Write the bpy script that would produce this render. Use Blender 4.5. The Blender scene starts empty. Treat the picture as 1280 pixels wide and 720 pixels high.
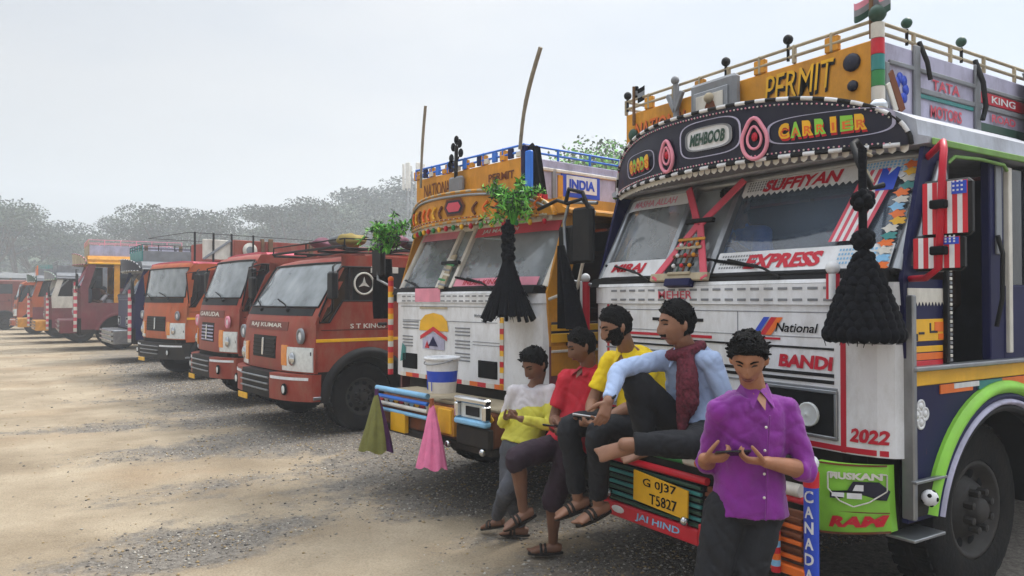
import bpy, bmesh, math, random
import numpy as np
from mathutils import Vector, Matrix, noise

random.seed(7)
SC = bpy.context.scene
COL = SC.collection

# ------------------------------------------------------------------ camera
cam = bpy.data.cameras.new("camera")
cam.sensor_width = 36.0
cam.lens = 945.0 / 1280.0 * 36.0
cam.clip_start = 0.05
cam.clip_end = 3000.0
camo = bpy.data.objects.new("camera", cam)
COL.objects.link(camo)
camo.location = (0, 0, 1.70)
camo.rotation_euler = (math.radians(90 + 0.85), 0, math.radians(-32.4))
SC.camera = camo

# ------------------------------------------------------------------ light
SUN_EL, SUN_AZ = math.radians(54), math.radians(84)     # azimuth clockwise from +Y
SKY_STRENGTH = 0.13
world = bpy.data.worlds.new("World")
SC.world = world
world.use_nodes = True
nt = world.node_tree
nt.nodes.clear()
def N(t, kind, **kw):
    n = t.nodes.new(kind)
    for k, v in kw.items():
        setattr(n, k, v)
    return n
out = N(nt, 'ShaderNodeOutputWorld')
bg = N(nt, 'ShaderNodeBackground')
sky = N(nt, 'ShaderNodeTexSky')
sky.sky_type = 'NISHITA'
sky.sun_disc = False
sky.sun_elevation = SUN_EL
sky.sun_rotation = SUN_AZ
sky.air_density = 1.0
sky.dust_density = 2.0
sky.ozone_density = 1.0
tc = N(nt, 'ShaderNodeTexCoord')
mp = N(nt, 'ShaderNodeMapping')
mp.inputs['Scale'].default_value = (1.0, 1.0, 2.6)
cl = N(nt, 'ShaderNodeTexNoise')
cl.inputs['Scale'].default_value = 1.3
cl.inputs['Detail'].default_value = 6.0
cl.inputs['Roughness'].default_value = 0.5
rp = N(nt, 'ShaderNodeValToRGB')
rp.color_ramp.elements[0].position = 0.33
rp.color_ramp.elements[0].color = (0.78, 0.88, 1.0, 1)
rp.color_ramp.elements[1].position = 0.66
rp.color_ramp.elements[1].color = (1.13, 1.14, 1.14, 1)
mx = N(nt, 'ShaderNodeMix', data_type='RGBA')
mx.inputs[0].default_value = 0.93                       # a closed, thin overcast over the clear sky
nt.links.new(tc.outputs['Generated'], mp.inputs['Vector'])
nt.links.new(mp.outputs['Vector'], cl.inputs['Vector'])
nt.links.new(cl.outputs['Fac'], rp.inputs['Fac'])
nt.links.new(sky.outputs['Color'], mx.inputs[6])
# the overcast is brighter towards the sun
dt = N(nt, 'ShaderNodeVectorMath', operation='DOT_PRODUCT')
dt.inputs[1].default_value = (math.sin(SUN_AZ) * math.cos(SUN_EL), math.cos(SUN_AZ) * math.cos(SUN_EL), math.sin(SUN_EL))
nt.links.new(tc.outputs['Generated'], dt.inputs[0])
mr = N(nt, 'ShaderNodeMapRange')
mr.inputs['From Min'].default_value = -0.2
mr.inputs['From Max'].default_value = 0.95
mr.inputs['To Min'].default_value = 2.0
mr.inputs['To Max'].default_value = 5.3
nt.links.new(dt.outputs['Value'], mr.inputs['Value'])
# and brighter overhead than near the horizon, as an overcast is
sx_ = N(nt, 'ShaderNodeSeparateXYZ')
nt.links.new(tc.outputs['Generated'], sx_.inputs[0])
mz = N(nt, 'ShaderNodeMapRange')
mz.inputs['From Min'].default_value = 0.42
mz.inputs['From Max'].default_value = 1.0
mz.inputs['To Min'].default_value = 0.60
mz.inputs['To Max'].default_value = 2.9
nt.links.new(sx_.outputs['Z'], mz.inputs['Value'])
mq = N(nt, 'ShaderNodeMath', operation='MULTIPLY')
nt.links.new(mr.outputs['Result'], mq.inputs[0])
nt.links.new(mz.outputs['Result'], mq.inputs[1])
vm = N(nt, 'ShaderNodeVectorMath', operation='SCALE')
nt.links.new(rp.outputs['Color'], vm.inputs[0])
nt.links.new(mq.outputs[0], vm.inputs['Scale'])
nt.links.new(vm.outputs['Vector'], mx.inputs[7])
nt.links.new(mx.outputs[2], bg.inputs['Color'])
bg.inputs['Strength'].default_value = SKY_STRENGTH
nt.links.new(bg.outputs['Background'], out.inputs['Surface'])

sun = bpy.data.lights.new("sun", 'SUN')
sun.energy = 1.5
sun.angle = math.radians(12)
sun.color = (1.0, 0.95, 0.88)
suno = bpy.data.objects.new("sun", sun)
COL.objects.link(suno)
sd_ = Vector((math.sin(SUN_AZ) * math.cos(SUN_EL), math.cos(SUN_AZ) * math.cos(SUN_EL), math.sin(SUN_EL)))
suno.rotation_euler = sd_.to_track_quat('Z', 'Y').to_euler()

SC.view_settings.view_transform = 'Standard'
SC.view_settings.look = 'None'
SC.view_settings.gamma = 1.0
SC.view_settings.exposure = 1.08
SC.render.engine = 'CYCLES'
SC.cycles.max_bounces = 8
SC.cycles.volume_bounces = 1
SC.cycles.transparent_max_bounces = 12

# ------------------------------------------------------------------ materials
def lin(h):
    h = h.lstrip('#')
    r = []
    for i in (0, 2, 4):
        c = int(h[i:i + 2], 16) / 255.0
        r.append(c / 12.92 if c <= 0.04045 else ((c + 0.055) / 1.055) ** 2.4)
    return r

MATS = {}
def mat(name, hx, rough=0.55, var=0.12, scale=6.0, metal=0.0, bump=0.0, bscale=60.0, grime=0.0, spec=0.35, sheen=0.0, grimecol='6a6055'):
    """painted / woven / dusty surface: base colour with a soft variation, scattered dust and grime, fine relief"""
    if name in MATS:
        return MATS[name]
    m = bpy.data.materials.new(name)
    m.use_nodes = True
    t = m.node_tree
    b = t.nodes['Principled BSDF']
    c = lin(hx)
    tc = N(t, 'ShaderNodeTexCoord')
    n1 = N(t, 'ShaderNodeTexNoise')
    n1.inputs['Scale'].default_value = scale
    n1.inputs['Detail'].default_value = 5.0
    t.links.new(tc.outputs['Object'], n1.inputs['Vector'])
    r = N(t, 'ShaderNodeValToRGB')
    r.color_ramp.elements[0].position = 0.3
    r.color_ramp.elements[1].position = 0.7
    r.color_ramp.elements[0].color = [max(0, x * (1 - var)) for x in c] + [1]
    r.color_ramp.elements[1].color = [min(1, x * (1 + var)) for x in c] + [1]
    t.links.new(n1.outputs['Fac'], r.inputs['Fac'])
    col = r.outputs['Color']
    if grime > 0:
        n2 = N(t, 'ShaderNodeTexNoise')
        n2.inputs['Scale'].default_value = 3.5
        n2.inputs['Detail'].default_value = 9.0
        n2.inputs['Roughness'].default_value = 0.72
        mp = N(t, 'ShaderNodeMapping')
        mp.inputs['Scale'].default_value = (1.6, 1.6, 0.7)
        t.links.new(tc.outputs['Object'], mp.inputs['Vector'])
        t.links.new(mp.outputs['Vector'], n2.inputs['Vector'])
        r2 = N(t, 'ShaderNodeValToRGB')
        r2.color_ramp.elements[0].position = 0.44
        r2.color_ramp.elements[0].color = (0, 0, 0, 1)
        r2.color_ramp.elements[1].position = 0.74
        r2.color_ramp.elements[1].color = (grime, grime, grime, 1)
        t.links.new(n2.outputs['Fac'], r2.inputs['Fac'])
        mx = N(t, 'ShaderNodeMix', data_type='RGBA')
        t.links.new(r2.outputs['Color'], mx.inputs[0])
        t.links.new(col, mx.inputs[6])
        mx.inputs[7].default_value = lin(grimecol) + [1]
        col = mx.outputs[2]
        ma = N(t, 'ShaderNodeMath', operation='MULTIPLY_ADD')
        t.links.new(r2.outputs['Color'], ma.inputs[0])
        ma.inputs[1].default_value = 0.5
        ma.inputs[2].default_value = rough
        t.links.new(ma.outputs[0], b.inputs['Roughness'])
    else:
        b.inputs['Roughness'].default_value = rough
    t.links.new(col, b.inputs['Base Color'])
    b.inputs['Metallic'].default_value = metal
    b.inputs['Specular IOR Level'].default_value = spec
    if sheen:
        b.inputs['Sheen Weight'].default_value = sheen
    if bump:
        n3 = N(t, 'ShaderNodeTexNoise')
        n3.inputs['Scale'].default_value = bscale
        n3.inputs['Detail'].default_value = 4.0
        t.links.new(tc.outputs['Object'], n3.inputs['Vector'])
        bp = N(t, 'ShaderNodeBump')
        bp.inputs['Strength'].default_value = bump
        bp.inputs['Distance'].default_value = 0.02
        t.links.new(n3.outputs['Fac'], bp.inputs['Height'])
        t.links.new(bp.outputs['Normal'], b.inputs['Normal'])
    MATS[name] = m
    return m

def glass_mat(name, tint, refl=0.9, base=(0.02, 0.025, 0.03), cover=0.25):
    """window glass: tinted see-through body, Fresnel mirror, a diffuse film that paints in dust and reflected sky"""
    m = bpy.data.materials.new(name)
    m.use_nodes = True
    t = m.node_tree
    t.nodes.clear()
    o = N(t, 'ShaderNodeOutputMaterial')
    tr = N(t, 'ShaderNodeBsdfTransparent')
    tr.inputs['Color'].default_value = (*tint, 1)
    gl = N(t, 'ShaderNodeBsdfGlossy')
    gl.inputs['Roughness'].default_value = 0.04
    gl.inputs['Color'].default_value = (refl, refl, refl, 1)
    lw = N(t, 'ShaderNodeLayerWeight')
    lw.inputs['Blend'].default_value = 0.5
    fr = N(t, 'ShaderNodeMath', operation='POWER')
    t.links.new(lw.outputs['Facing'], fr.inputs[0])
    fr.inputs[1].default_value = 5.0
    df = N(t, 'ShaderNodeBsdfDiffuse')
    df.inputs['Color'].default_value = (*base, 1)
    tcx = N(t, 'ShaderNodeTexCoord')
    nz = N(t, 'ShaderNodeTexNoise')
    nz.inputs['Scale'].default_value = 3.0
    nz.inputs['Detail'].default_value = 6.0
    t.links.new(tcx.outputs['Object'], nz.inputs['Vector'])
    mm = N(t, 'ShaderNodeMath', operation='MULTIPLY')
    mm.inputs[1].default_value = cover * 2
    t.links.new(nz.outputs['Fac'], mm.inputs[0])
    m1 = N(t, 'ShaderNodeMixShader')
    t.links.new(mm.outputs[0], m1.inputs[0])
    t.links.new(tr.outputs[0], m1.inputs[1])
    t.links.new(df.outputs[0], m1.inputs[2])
    m2 = N(t, 'ShaderNodeMixShader')
    ml = N(t, 'ShaderNodeMath', operation='MULTIPLY_ADD')
    ml.inputs[1].default_value = 0.9
    ml.inputs[2].default_value = 0.055
    t.links.new(fr.outputs[0], ml.inputs[0])
    t.links.new(ml.outputs[0], m2.inputs[0])
    t.links.new(m1.outputs[0], m2.inputs[1])
    t.links.new(gl.outputs[0], m2.inputs[2])
    t.links.new(m2.outputs[0], o.inputs['Surface'])
    MATS[name] = m
    return m

glass_mat('glass', (0.85, 0.88, 0.93), refl=.7, base=(0.21, 0.27, 0.35), cover=0.20)  # bluish film colour stands in for the sky reflected in the pane
glass_mat('glass_dust_sheen', (0.55, 0.58, 0.60), refl=.85, base=(0.34, 0.37, 0.385), cover=0.62)  # pale film: dust and sky reflection put into one colour
glass_mat('glass_pale', (0.70, 0.72, 0.74), refl=.8, base=(0.40, 0.43, 0.45), cover=0.40)  # lighter film, its colour painting the pale sky reflection on these panes
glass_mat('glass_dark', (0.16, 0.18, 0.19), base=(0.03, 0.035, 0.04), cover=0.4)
mat('white', 'd9dadd', 0.42, 0.06, 3, grime=0.5, grimecol='8f877a')
mat('roof_silver', 'a4a8b2', 0.4, 0.12, 5, grime=0.6, grimecol='6f6c6c')
mat('lime_dull', '6f9a4a', 0.6, 0.15, 5, grime=0.5)
mat('offwhite', 'cfcac0', 0.5, 0.08, 5, grime=0.4)
mat('tan', 'a5987f', 0.7, 0.15, 7, grime=0.4)
mat('navy', '0e1140', 0.5, 0.12, 4, grime=0.08, spec=0.2)
mat('blue', '2447b8', 0.4, 0.1, 5, grime=0.15)
mat('bright_blue', '2b6fd0', 0.4, 0.1, 5, grime=0.15)
mat('light_blue', '7fb4d8', 0.4, 0.12, 5, grime=0.25)
mat('red', 'c01a2c', 0.4, 0.1, 5, grime=0.2)
mat('crimson', 'b3142b', 0.45, 0.1, 5)
mat('pink_red', 'c84a5c', 0.5, 0.12, 5, grime=0.2)
mat('orange', 'dd6a1d', 0.45, 0.12, 5, grime=0.2)
mat('yellow', 'e2ab1a', 0.45, 0.12, 5, grime=0.2)
mat('amber', 'c98a24', 0.5, 0.2, 4, grime=0.6, grimecol='7a5a34')
mat('lime', '86c440', 0.45, 0.1, 4, grime=0.25)
mat('green', '2f7f45', 0.45, 0.12, 5, grime=0.2)
mat('teal', '2f7f7d', 0.45, 0.12, 5, grime=0.2)
mat('dark_green', '1e4436', 0.45, 0.12, 5, grime=0.2)
mat('crown_black', '14152a', 0.45, 0.15, 6, grime=0.10)
mat('black', '0f1013', 0.6, 0.2, 8, grime=0.12, spec=0.25)
mat('matte_black', '101114', 0.9, 0.2, 8, spec=0.2)
mat('rubber', '121213', 0.9, 0.25, 9, bump=0.3, bscale=40, grime=0.3, grimecol='4a443c', spec=0.2)
mat('chassis', '25221f', 0.85, 0.3, 8, grime=0.5, grimecol='4a4138')
mat('interior', '3c3f47', 0.85, 0.25, 5)
mat('seat_vinyl', '45302c', 0.7, 0.2, 6)
mat('steel', '8f9296', 0.35, 0.15, 8, metal=0.8, grime=0.35)
mat('chrome', 'c6c8ca', 0.15, 0.08, 8, metal=1.0, grime=0.2)
mat('grey', '7c7f84', 0.55, 0.15, 6, grime=0.35)
mat('lilac', 'aeabc2', 0.6, 0.16, 4, grime=0.75, grimecol='77727c')
mat('pink', 'd98a9c', 0.6, 0.12, 6, grime=0.2)
mat('truck_red', '8a3324', 0.48, 0.16, 3, grime=0.5, grimecol='8f7460')
mat('truck_red_deep', '6a2a20', 0.5, 0.16, 3, grime=0.5, grimecol='7c6252')
mat('truck_orange', 'ac4f22', 0.5, 0.16, 3, grime=0.5, grimecol='92785f')
mat('truck_maroon', '6d2f36', 0.5, 0.15, 3, grime=0.45, grimecol='7a645c')
mat('lamp_lens', 'c9cdcc', 0.12, 0.12, 20, spec=0.8)
mat('lamp_amber', 'd07a1c', 0.2, 0.1, 20, spec=0.8)
mat('mirror_glass', 'aab0b4', 0.05, 0.03, 4, metal=1.0)
mat('stick', '857d6e', 0.9, 0.2, 12)
mat('rope', '8a7a60', 0.9, 0.2, 30)
mat('tarp', '6d6f70', 0.8, 0.2, 4, bump=0.4, bscale=12, grime=0.4)
mat('wood', '6e5238', 0.8, 0.25, 8, grime=0.3)
mat('rust', '6b3b22', 0.85, 0.3, 9, grime=0.4)
mat('hub', '2d2b2a', 0.6, 0.3, 14, metal=0.2, grime=0.4, grimecol='4a443e')

# ------------------------------------------------------------------ mesh helpers
class MB:
    """collects shapes, each face with a material; build() links them as one mesh object"""
    def __init__(s):
        s.v, s.f, s.m, s.sm, s.mats = [], [], [], [], []
    def mi(s, m):
        if m not in s.mats:
            s.mats.append(m)
        return s.mats.index(m)
    def add(s, vs, fs, m, smooth=False):
        o = len(s.v)
        s.v += [tuple(p) for p in vs]
        k = s.mi(m)
        for f in fs:
            s.f.append([i + o for i in f]); s.m.append(k); s.sm.append(smooth)
    def box(s, x0, x1, y0, y1, z0, z1, m, c=0.006, M=None):
        if x0 > x1: x0, x1 = x1, x0
        if y0 > y1: y0, y1 = y1, y0
        if z0 > z1: z0, z1 = z1, z0
        c = min(c, (x1 - x0) * .3, (y1 - y0) * .3, (z1 - z0) * .3)
        X, Y, Z = (x0, x1), (y0, y1), (z0, z1)
        vs, ix = [], {}
        for i in (0, 1):
            for j in (0, 1):
                for k in (0, 1):
                    sx, sy, sz = (1 - 2 * i) * c, (1 - 2 * j) * c, (1 - 2 * k) * c
                    for a, p in enumerate(((X[i], Y[j] + sy, Z[k] + sz), (X[i] + sx, Y[j], Z[k] + sz), (X[i] + sx, Y[j] + sy, Z[k]))):
                        ix[i, j, k, a] = len(vs); vs.append(p)
        fs = []
        for i in (0, 1):
            q = [ix[i, 0, 0, 0], ix[i, 1, 0, 0], ix[i, 1, 1, 0], ix[i, 0, 1, 0]]
            fs.append(q if i else q[::-1])
            q = [ix[0, i, 0, 1], ix[0, i, 1, 1], ix[1, i, 1, 1], ix[1, i, 0, 1]]
            fs.append(q if i else q[::-1])
            q = [ix[0, 0, i, 2], ix[1, 0, i, 2], ix[1, 1, i, 2], ix[0, 1, i, 2]]
            fs.append(q if i else q[::-1])
        for i in (0, 1):
            for j in (0, 1):
                fl = (i + j) % 2
                for q in ([ix[i, j, 0, 0], ix[i, j, 0, 1], ix[i, j, 1, 1], ix[i, j, 1, 0]],
                          [ix[i, 0, j, 2], ix[i, 0, j, 0], ix[i, 1, j, 0], ix[i, 1, j, 2]],
                          [ix[0, i, j, 1], ix[0, i, j, 2], ix[1, i, j, 2], ix[1, i, j, 1]]):
                    fs.append(q[::-1] if fl else q)
                for k in (0, 1):
                    q = [ix[i, j, k, 0], ix[i, j, k, 1], ix[i, j, k, 2]]
                    fs.append(q if (i + j + k) % 2 else q[::-1])
        if M is not None:
            vs = [M @ Vector(p) for p in vs]
        s.add(vs, fs, m)
    def prism(s, poly, axis, lo, hi, m, smooth=False):
        """poly: 2D outline; axis 'x','y','z' = extrusion direction"""
        n = len(poly)
        def P(a, b, h):
            return (h, a, b) if axis == 'x' else (a, h, b) if axis == 'y' else (a, b, h)
        vs = [P(a, b, lo) for a, b in poly] + [P(a, b, hi) for a, b in poly]
        s.add(vs, [list(range(n))[::-1], list(range(n, 2 * n))], m)
        s.add(vs, [[i, (i + 1) % n, n + (i + 1) % n, n + i] for i in range(n)], m, smooth)
    def tube(s, pts, r, m, n=8, closed=False, smooth=True):
        pts = [Vector(p) for p in pts]
        L = len(pts)
        rr = r if isinstance(r, (list, tuple)) else [r] * L
        vs, fs = [], []
        up = None
        for i, p in enumerate(pts):
            a = pts[i - 1] if (i or closed) else p
            b = pts[(i + 1) % L] if (i < L - 1 or closed) else p
            t = (b - a)
            t = t.normalized() if t.length > 1e-9 else Vector((0, 0, 1))
            if up is None:
                up = Vector((0, 0, 1)) if abs(t.z) < 0.9 else Vector((1, 0, 0))
            sx = t.cross(up).normalized()
            up = sx.cross(t).normalized()
            for k in range(n):
                an = 2 * math.pi * k / n
                vs.append(p + (sx * math.cos(an) + up * math.sin(an)) * rr[i])
        for i in range(L if closed else L - 1):
            j = (i + 1) % L
            for k in range(n):
                fs.append([i * n + k, i * n + (k + 1) % n, j * n + (k + 1) % n, j * n + k])
        s.add(vs, fs, m, smooth)
        if not closed:
            s.add(vs[:n], [list(range(n))[::-1]], m)
            s.add(vs[-n:], [list(range(n))], m)
    def bar(s, a, b, w, h, m, up=(0, 0, 1), c=0.004):
        """rectangular bar from a to b, w across, h along up"""
        a, b = Vector(a), Vector(b)
        t = (b - a); L = t.length; t.normalize()
        u = Vector(up)
        sx = t.cross(u)
        if sx.length < 1e-6:
            sx = t.cross(Vector((1, 0, 0)))
        sx.normalize(); u = sx.cross(t)
        M = Matrix((t, sx, u)).transposed().to_4x4()
        M.translation = a
        s.box(0, L, -w / 2, w / 2, -h / 2, h / 2, m, c, M)
    def sphere(s, c, r, m, n=12, k=8, sc=(1, 1, 1)):
        vs, fs = [], []
        for i in range(1, k):
            th = math.pi * i / k
            for j in range(n):
                ph = 2 * math.pi * j / n
                vs.append((c[0] + r * sc[0] * math.sin(th) * math.cos(ph), c[1] + r * sc[1] * math.sin(th) * math.sin(ph), c[2] + r * sc[2] * math.cos(th)))
        for i in range(k - 2):
            for j in range(n):
                fs.append([i * n + j, (i + 1) * n + j, (i + 1) * n + (j + 1) % n, i * n + (j + 1) % n])
        t = len(vs); vs += [(c[0], c[1], c[2] + r * sc[2]), (c[0], c[1], c[2] - r * sc[2])]
        for j in range(n):
            fs.append([t, j, (j + 1) % n]); fs.append([t + 1, (k - 2) * n + (j + 1) % n, (k - 2) * n + j])
        s.add(vs, fs, m, True)
    def lathe(s, prof, o, axis, m, n=24, smooth=True):
        """prof: (radius, height) along axis from o"""
        vs, fs = [], []
        for r, h in prof:
            for k in range(n):
                a = 2 * math.pi * k / n
                p, q = r * math.cos(a), r * math.sin(a)
                d = (h, p, q) if axis == 'x' else (q, h, p) if axis == 'y' else (p, q, h)
                vs.append((o[0] + d[0], o[1] + d[1], o[2] + d[2]))
        for i in range(len(prof) - 1):
            for k in range(n):
                fs.append([i * n + k, i * n + (k + 1) % n, (i + 1) * n + (k + 1) % n, (i + 1) * n + k])
        s.add(vs, fs, m, smooth)
    def grid(s, fn, nu, nv, m, thick=None, smooth=True):
        """fn(u,v)->point ; thick: Vector offset for a back sheet with closed rim"""
        vs = [fn(i / nu, j / nv) for i in range(nu + 1) for j in range(nv + 1)]
        w = nv + 1
        fs = [[i * w + j, (i + 1) * w + j, (i + 1) * w + j + 1, i * w + j + 1] for i in range(nu) for j in range(nv)]
        s.add(vs, fs, m, smooth)
        if thick is not None:
            t = Vector(thick)
            vb = [Vector(p) + t for p in vs]
            s.add(vb, [f[::-1] for f in fs], m, smooth)
            rim = [i * w for i in range(nu + 1)] + [nu * w + j for j in range(1, w)] + [i * w + nv for i in range(nu - 1, -1, -1)] + [j for j in range(nv - 1, 0, -1)]
            k = len(rim)
            s.add([vs[i] for i in rim] + [vb[i] for i in rim], [[i, k + i, k + (i + 1) % k, (i + 1) % k] for i in range(k)], m)
    def obj(s, name, parent=None):
        me = bpy.data.meshes.new(name)
        me.from_pydata(s.v, [], s.f)
        for m in s.mats:
            me.materials.append(MATS[m])
        me.polygons.foreach_set('material_index', s.m)
        me.polygons.foreach_set('use_smooth', s.sm)
        me.update()
        return link(name, me, parent)

def link(name, me, parent=None):
    o = bpy.data.objects.new(name, me)
    COL.objects.link(o)
    if parent is not None:
        o.parent = parent
    return o

def tag(o, label, cat, group=None, kind=None):
    if label: o['label'] = label
    if cat: o['category'] = cat
    if group: o['group'] = group
    if kind: o['kind'] = kind
    return o

def thing(name, label, cat, loc=(0, 0, 0), rz=0.0, group=None):
    o = bpy.data.objects.new(name, None)
    o.empty_display_size = 0.2
    COL.objects.link(o)
    o.location = loc
    o.rotation_euler = (0, 0, rz)
    return tag(o, label, cat, group)

def one(name, parent, m, fn, *a, **k):
    """one shape as one part"""
    b = MB()
    getattr(b, fn)(*a, m, **k) if fn not in ('prism', 'lathe') else getattr(b, fn)(*a, m, **k)
    return b.obj(name, parent)

_txt = {}
def glyphs(s, bold=0.0, ex=0.0):
    k = (s, bold, ex)
    if k not in _txt:
        c = bpy.data.curves.new('letters', 'FONT')
        c.body = s
        c.size = 1.0
        c.offset = bold
        c.resolution_u = 3
        c.align_x = 'CENTER'
        o = bpy.data.objects.new('letters', c)
        COL.objects.link(o)
        me = bpy.data.meshes.new_from_object(o)
        bpy.data.objects.remove(o)
        co = np.array([v.co[:] for v in me.vertices])
        fs = [list(p.vertices) for p in me.polygons]
        bpy.data.meshes.remove(me)
        bpy.data.curves.remove(c)
        lo, hi = co.min(0), co.max(0)
        co = (co - (lo + hi) / 2) / np.maximum(hi - lo, 1e-6)
        _txt[k] = (co[:, :2], fs)
    return _txt[k]

def put_text(b, s, o, u, v, w, h, m, bold=0.02, shear=0.0, warp=None, lift=0.0):
    """letters w by h centred at o, along u with v upward; warp(a,b)->point places them on a curved face"""
    co, fs = glyphs(s, bold)
    o, u, v = Vector(o), Vector(u), Vector(v)
    n = u.cross(v)
    pts = []
    sd = sum(map(ord, s)) * .37
    for a, c in co:
        # letters are brushed on by hand: every corner strays a little
        j = noise.noise(V3((a * len(s) * 2.1, c * 2.3, sd))); k = noise.noise(V3((a * len(s) * 2.1, c * 2.3, sd + 7)))
        p, q = a * w + shear * c * h + .05 * h * j, c * h + .06 * h * k
        pts.append(warp(p, q) if warp else o + u * p + v * q + n * lift)
    b.add(pts, fs, m)

def lettering(s, parent, o, u, v, w, h, m, name='lettering', **k):
    b = MB()
    put_text(b, s, o, u, v, w, h, m, **k)
    return b.obj(name, parent)

FU, FV = (0, -1, 0), (0, 0, 1)      # on a face that looks along -x
SU, SV = (1, 0, 0), (0, 0, 1)       # on a face that looks along -y
V3 = Vector
# ================================================================== ground
def ground_material():
    m = bpy.data.materials.new('packed_earth'); m.use_nodes = True
    t = m.node_tree; b = t.nodes['Principled BSDF']; b.inputs['Roughness'].default_value = .95; b.inputs['Specular IOR Level'].default_value = .2
    tc = N(t, 'ShaderNodeTexCoord')
    def nz(scale, det=6, rough=.6, st=(1, 1, 1)):
        mp = N(t, 'ShaderNodeMapping'); mp.inputs['Scale'].default_value = st; t.links.new(tc.outputs['Object'], mp.inputs['Vector'])
        n = N(t, 'ShaderNodeTexNoise'); n.inputs['Scale'].default_value = scale; n.inputs['Detail'].default_value = det; n.inputs['Roughness'].default_value = rough
        t.links.new(mp.outputs['Vector'], n.inputs['Vector']); return n.outputs['Fac']
    def ramp(f, p0, c0, p1, c1):
        r = N(t, 'ShaderNodeValToRGB'); e = r.color_ramp.elements; e[0].position = p0; e[1].position = p1
        e[0].color = (*c0, 1); e[1].color = (*c1, 1); t.links.new(f, r.inputs['Fac']); return r.outputs['Color']
    def mix(f, a, c, mode='MIX'):
        x = N(t, 'ShaderNodeMix', data_type='RGBA', blend_type=mode); t.links.new(f, x.inputs[0]) if not isinstance(f, float) else setattr(x.inputs[0], 'default_value', f)
        t.links.new(a, x.inputs[6]); t.links.new(c, x.inputs[7]); return x.outputs[2]
    earth = ramp(nz(.9, 8), .35, lin('8b7c67'), .68, lin('b0a18a'))
    clay = ramp(nz(1.6, 6), .4, lin('947b60'), .7, lin('ae997c'))
    earth = mix(ramp(nz(.35, 4), .52, (0, 0, 0), .66, (.6, .6, .6)), earth, clay)
    grav = ramp(nz(26, 4, .75), .34, lin('56514c'), .70, lin('8f8981'))
    at = N(t, 'ShaderNodeAttribute'); at.attribute_name = 'gravel'
    gm = N(t, 'ShaderNodeMath', operation='MULTIPLY_ADD'); t.links.new(nz(3.2, 8, .7), gm.inputs[0]); gm.inputs[1].default_value = 1.3; gm.inputs[2].default_value = -.65
    ga = N(t, 'ShaderNodeMath', operation='ADD'); t.links.new(gm.outputs[0], ga.inputs[0]); t.links.new(at.outputs['Fac'], ga.inputs[1])
    gmask = ramp(ga.outputs[0], .36, (0, 0, 0), .66, (.92, .92, .92))
    col = mix(gmask, earth, grav)
    fine = ramp(nz(70, 5, .8), .30, (.62, .62, .62), .62, (1.05, 1.05, 1.05))
    col = mix(1.0, col, fine, 'MULTIPLY')
    t.links.new(col, b.inputs['Base Color'])
    bp = N(t, 'ShaderNodeBump'); bp.inputs['Strength'].default_value = .7; bp.inputs['Distance'].default_value = .03
    hh = N(t, 'ShaderNodeMath', operation='ADD'); t.links.new(nz(40, 5, .7), hh.inputs[0]); t.links.new(nz(9, 6, .7), hh.inputs[1])
    t.links.new(hh.outputs[0], bp.inputs['Height']); t.links.new(bp.outputs['Normal'], b.inputs['Normal'])
    MATS['packed_earth'] = m
ground_material()
def fbm(x, y, seed=0.0):
    return noise.noise(V3((x, y, seed))) + .5 * noise.noise(V3((x * 2.1, y * 2.1, seed + 5))) + .25 * noise.noise(V3((x * 4.3, y * 4.3, seed + 9)))
def gravel_amount(x, y):
    """crushed stone lies where the trucks stand and in worn patches before them"""
    edge = 2.0 - .055 * (y - 6) if y > 6 else 2.0 + .25 * (6 - y) * .2
    edge += .9 * noise.noise(V3((x * .25, y * .35, 3.3)))
    g = .85 / (1 + math.exp(max(-40, min(40, -(x - edge) * 2.2))))
    for px, py, rx, ry, a in ((.2, 5.3, 1.6, .7, .45), (1.05, 5.6, 1.2, .85, .8), (1.5, 7.4, 1.5, .55, .55), (1.6, 9.2, 1.7, .75, .70), (1.0, 11.6, 1.9, .75, .6), (1.3, 14.5, 1.6, .8, .4), (2.3, 6.2, 1.2, 1.0, .5)):
        d = ((x - px) / rx) ** 2 + ((y - py) / ry) ** 2
        g = max(g, a * math.exp(-d * 1.1))
    for px, py, rx, ry, a in ((2.2, 5.05, 1.3, .28, .7), (1.4, 8.1, 1.6, .30, .45), (1.2, 10.35, 1.8, .30, .5), (2.9, 4.3, .9, .25, .5)):
        g -= a * math.exp(-(((x - px) / rx) ** 2 + ((y - py) / ry) ** 2))
    if y > 20: g *= max(.25, 1 - (y - 20) / 20)
    return max(0, min(1, g))
RUTS = [(yk + o, c) for yk, c in ((3.3, .30), (5.9, .22), (10.3, .16), (13.5, .12), (18.0, .10)) for o in (-.85, .85)]
def rut(x, y):
    """wheel tracks that leave each parked truck and bend away along the yard"""
    r = 0.0
    for y0, c in RUTS:
        yc = y0 + c * (2.4 - x) ** 2 * .5 if x < 2.4 else y0
        d = abs(y - yc) / .16
        if d < 2.5: r = max(r, math.exp(-d * d))
    return r * (.6 + .4 * noise.noise(V3((x * .7, y * .7, 4))))
def height(x, y):
    near = max(0, 1 - max(abs(x) / 30, abs(y - 12) / 40))
    return near * (.020 * fbm(x * .8, y * .8, 1.0) + .010 * noise.noise(V3((x * 4, y * 4, 7))) - .016 * rut(x, y)) - .012
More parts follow.
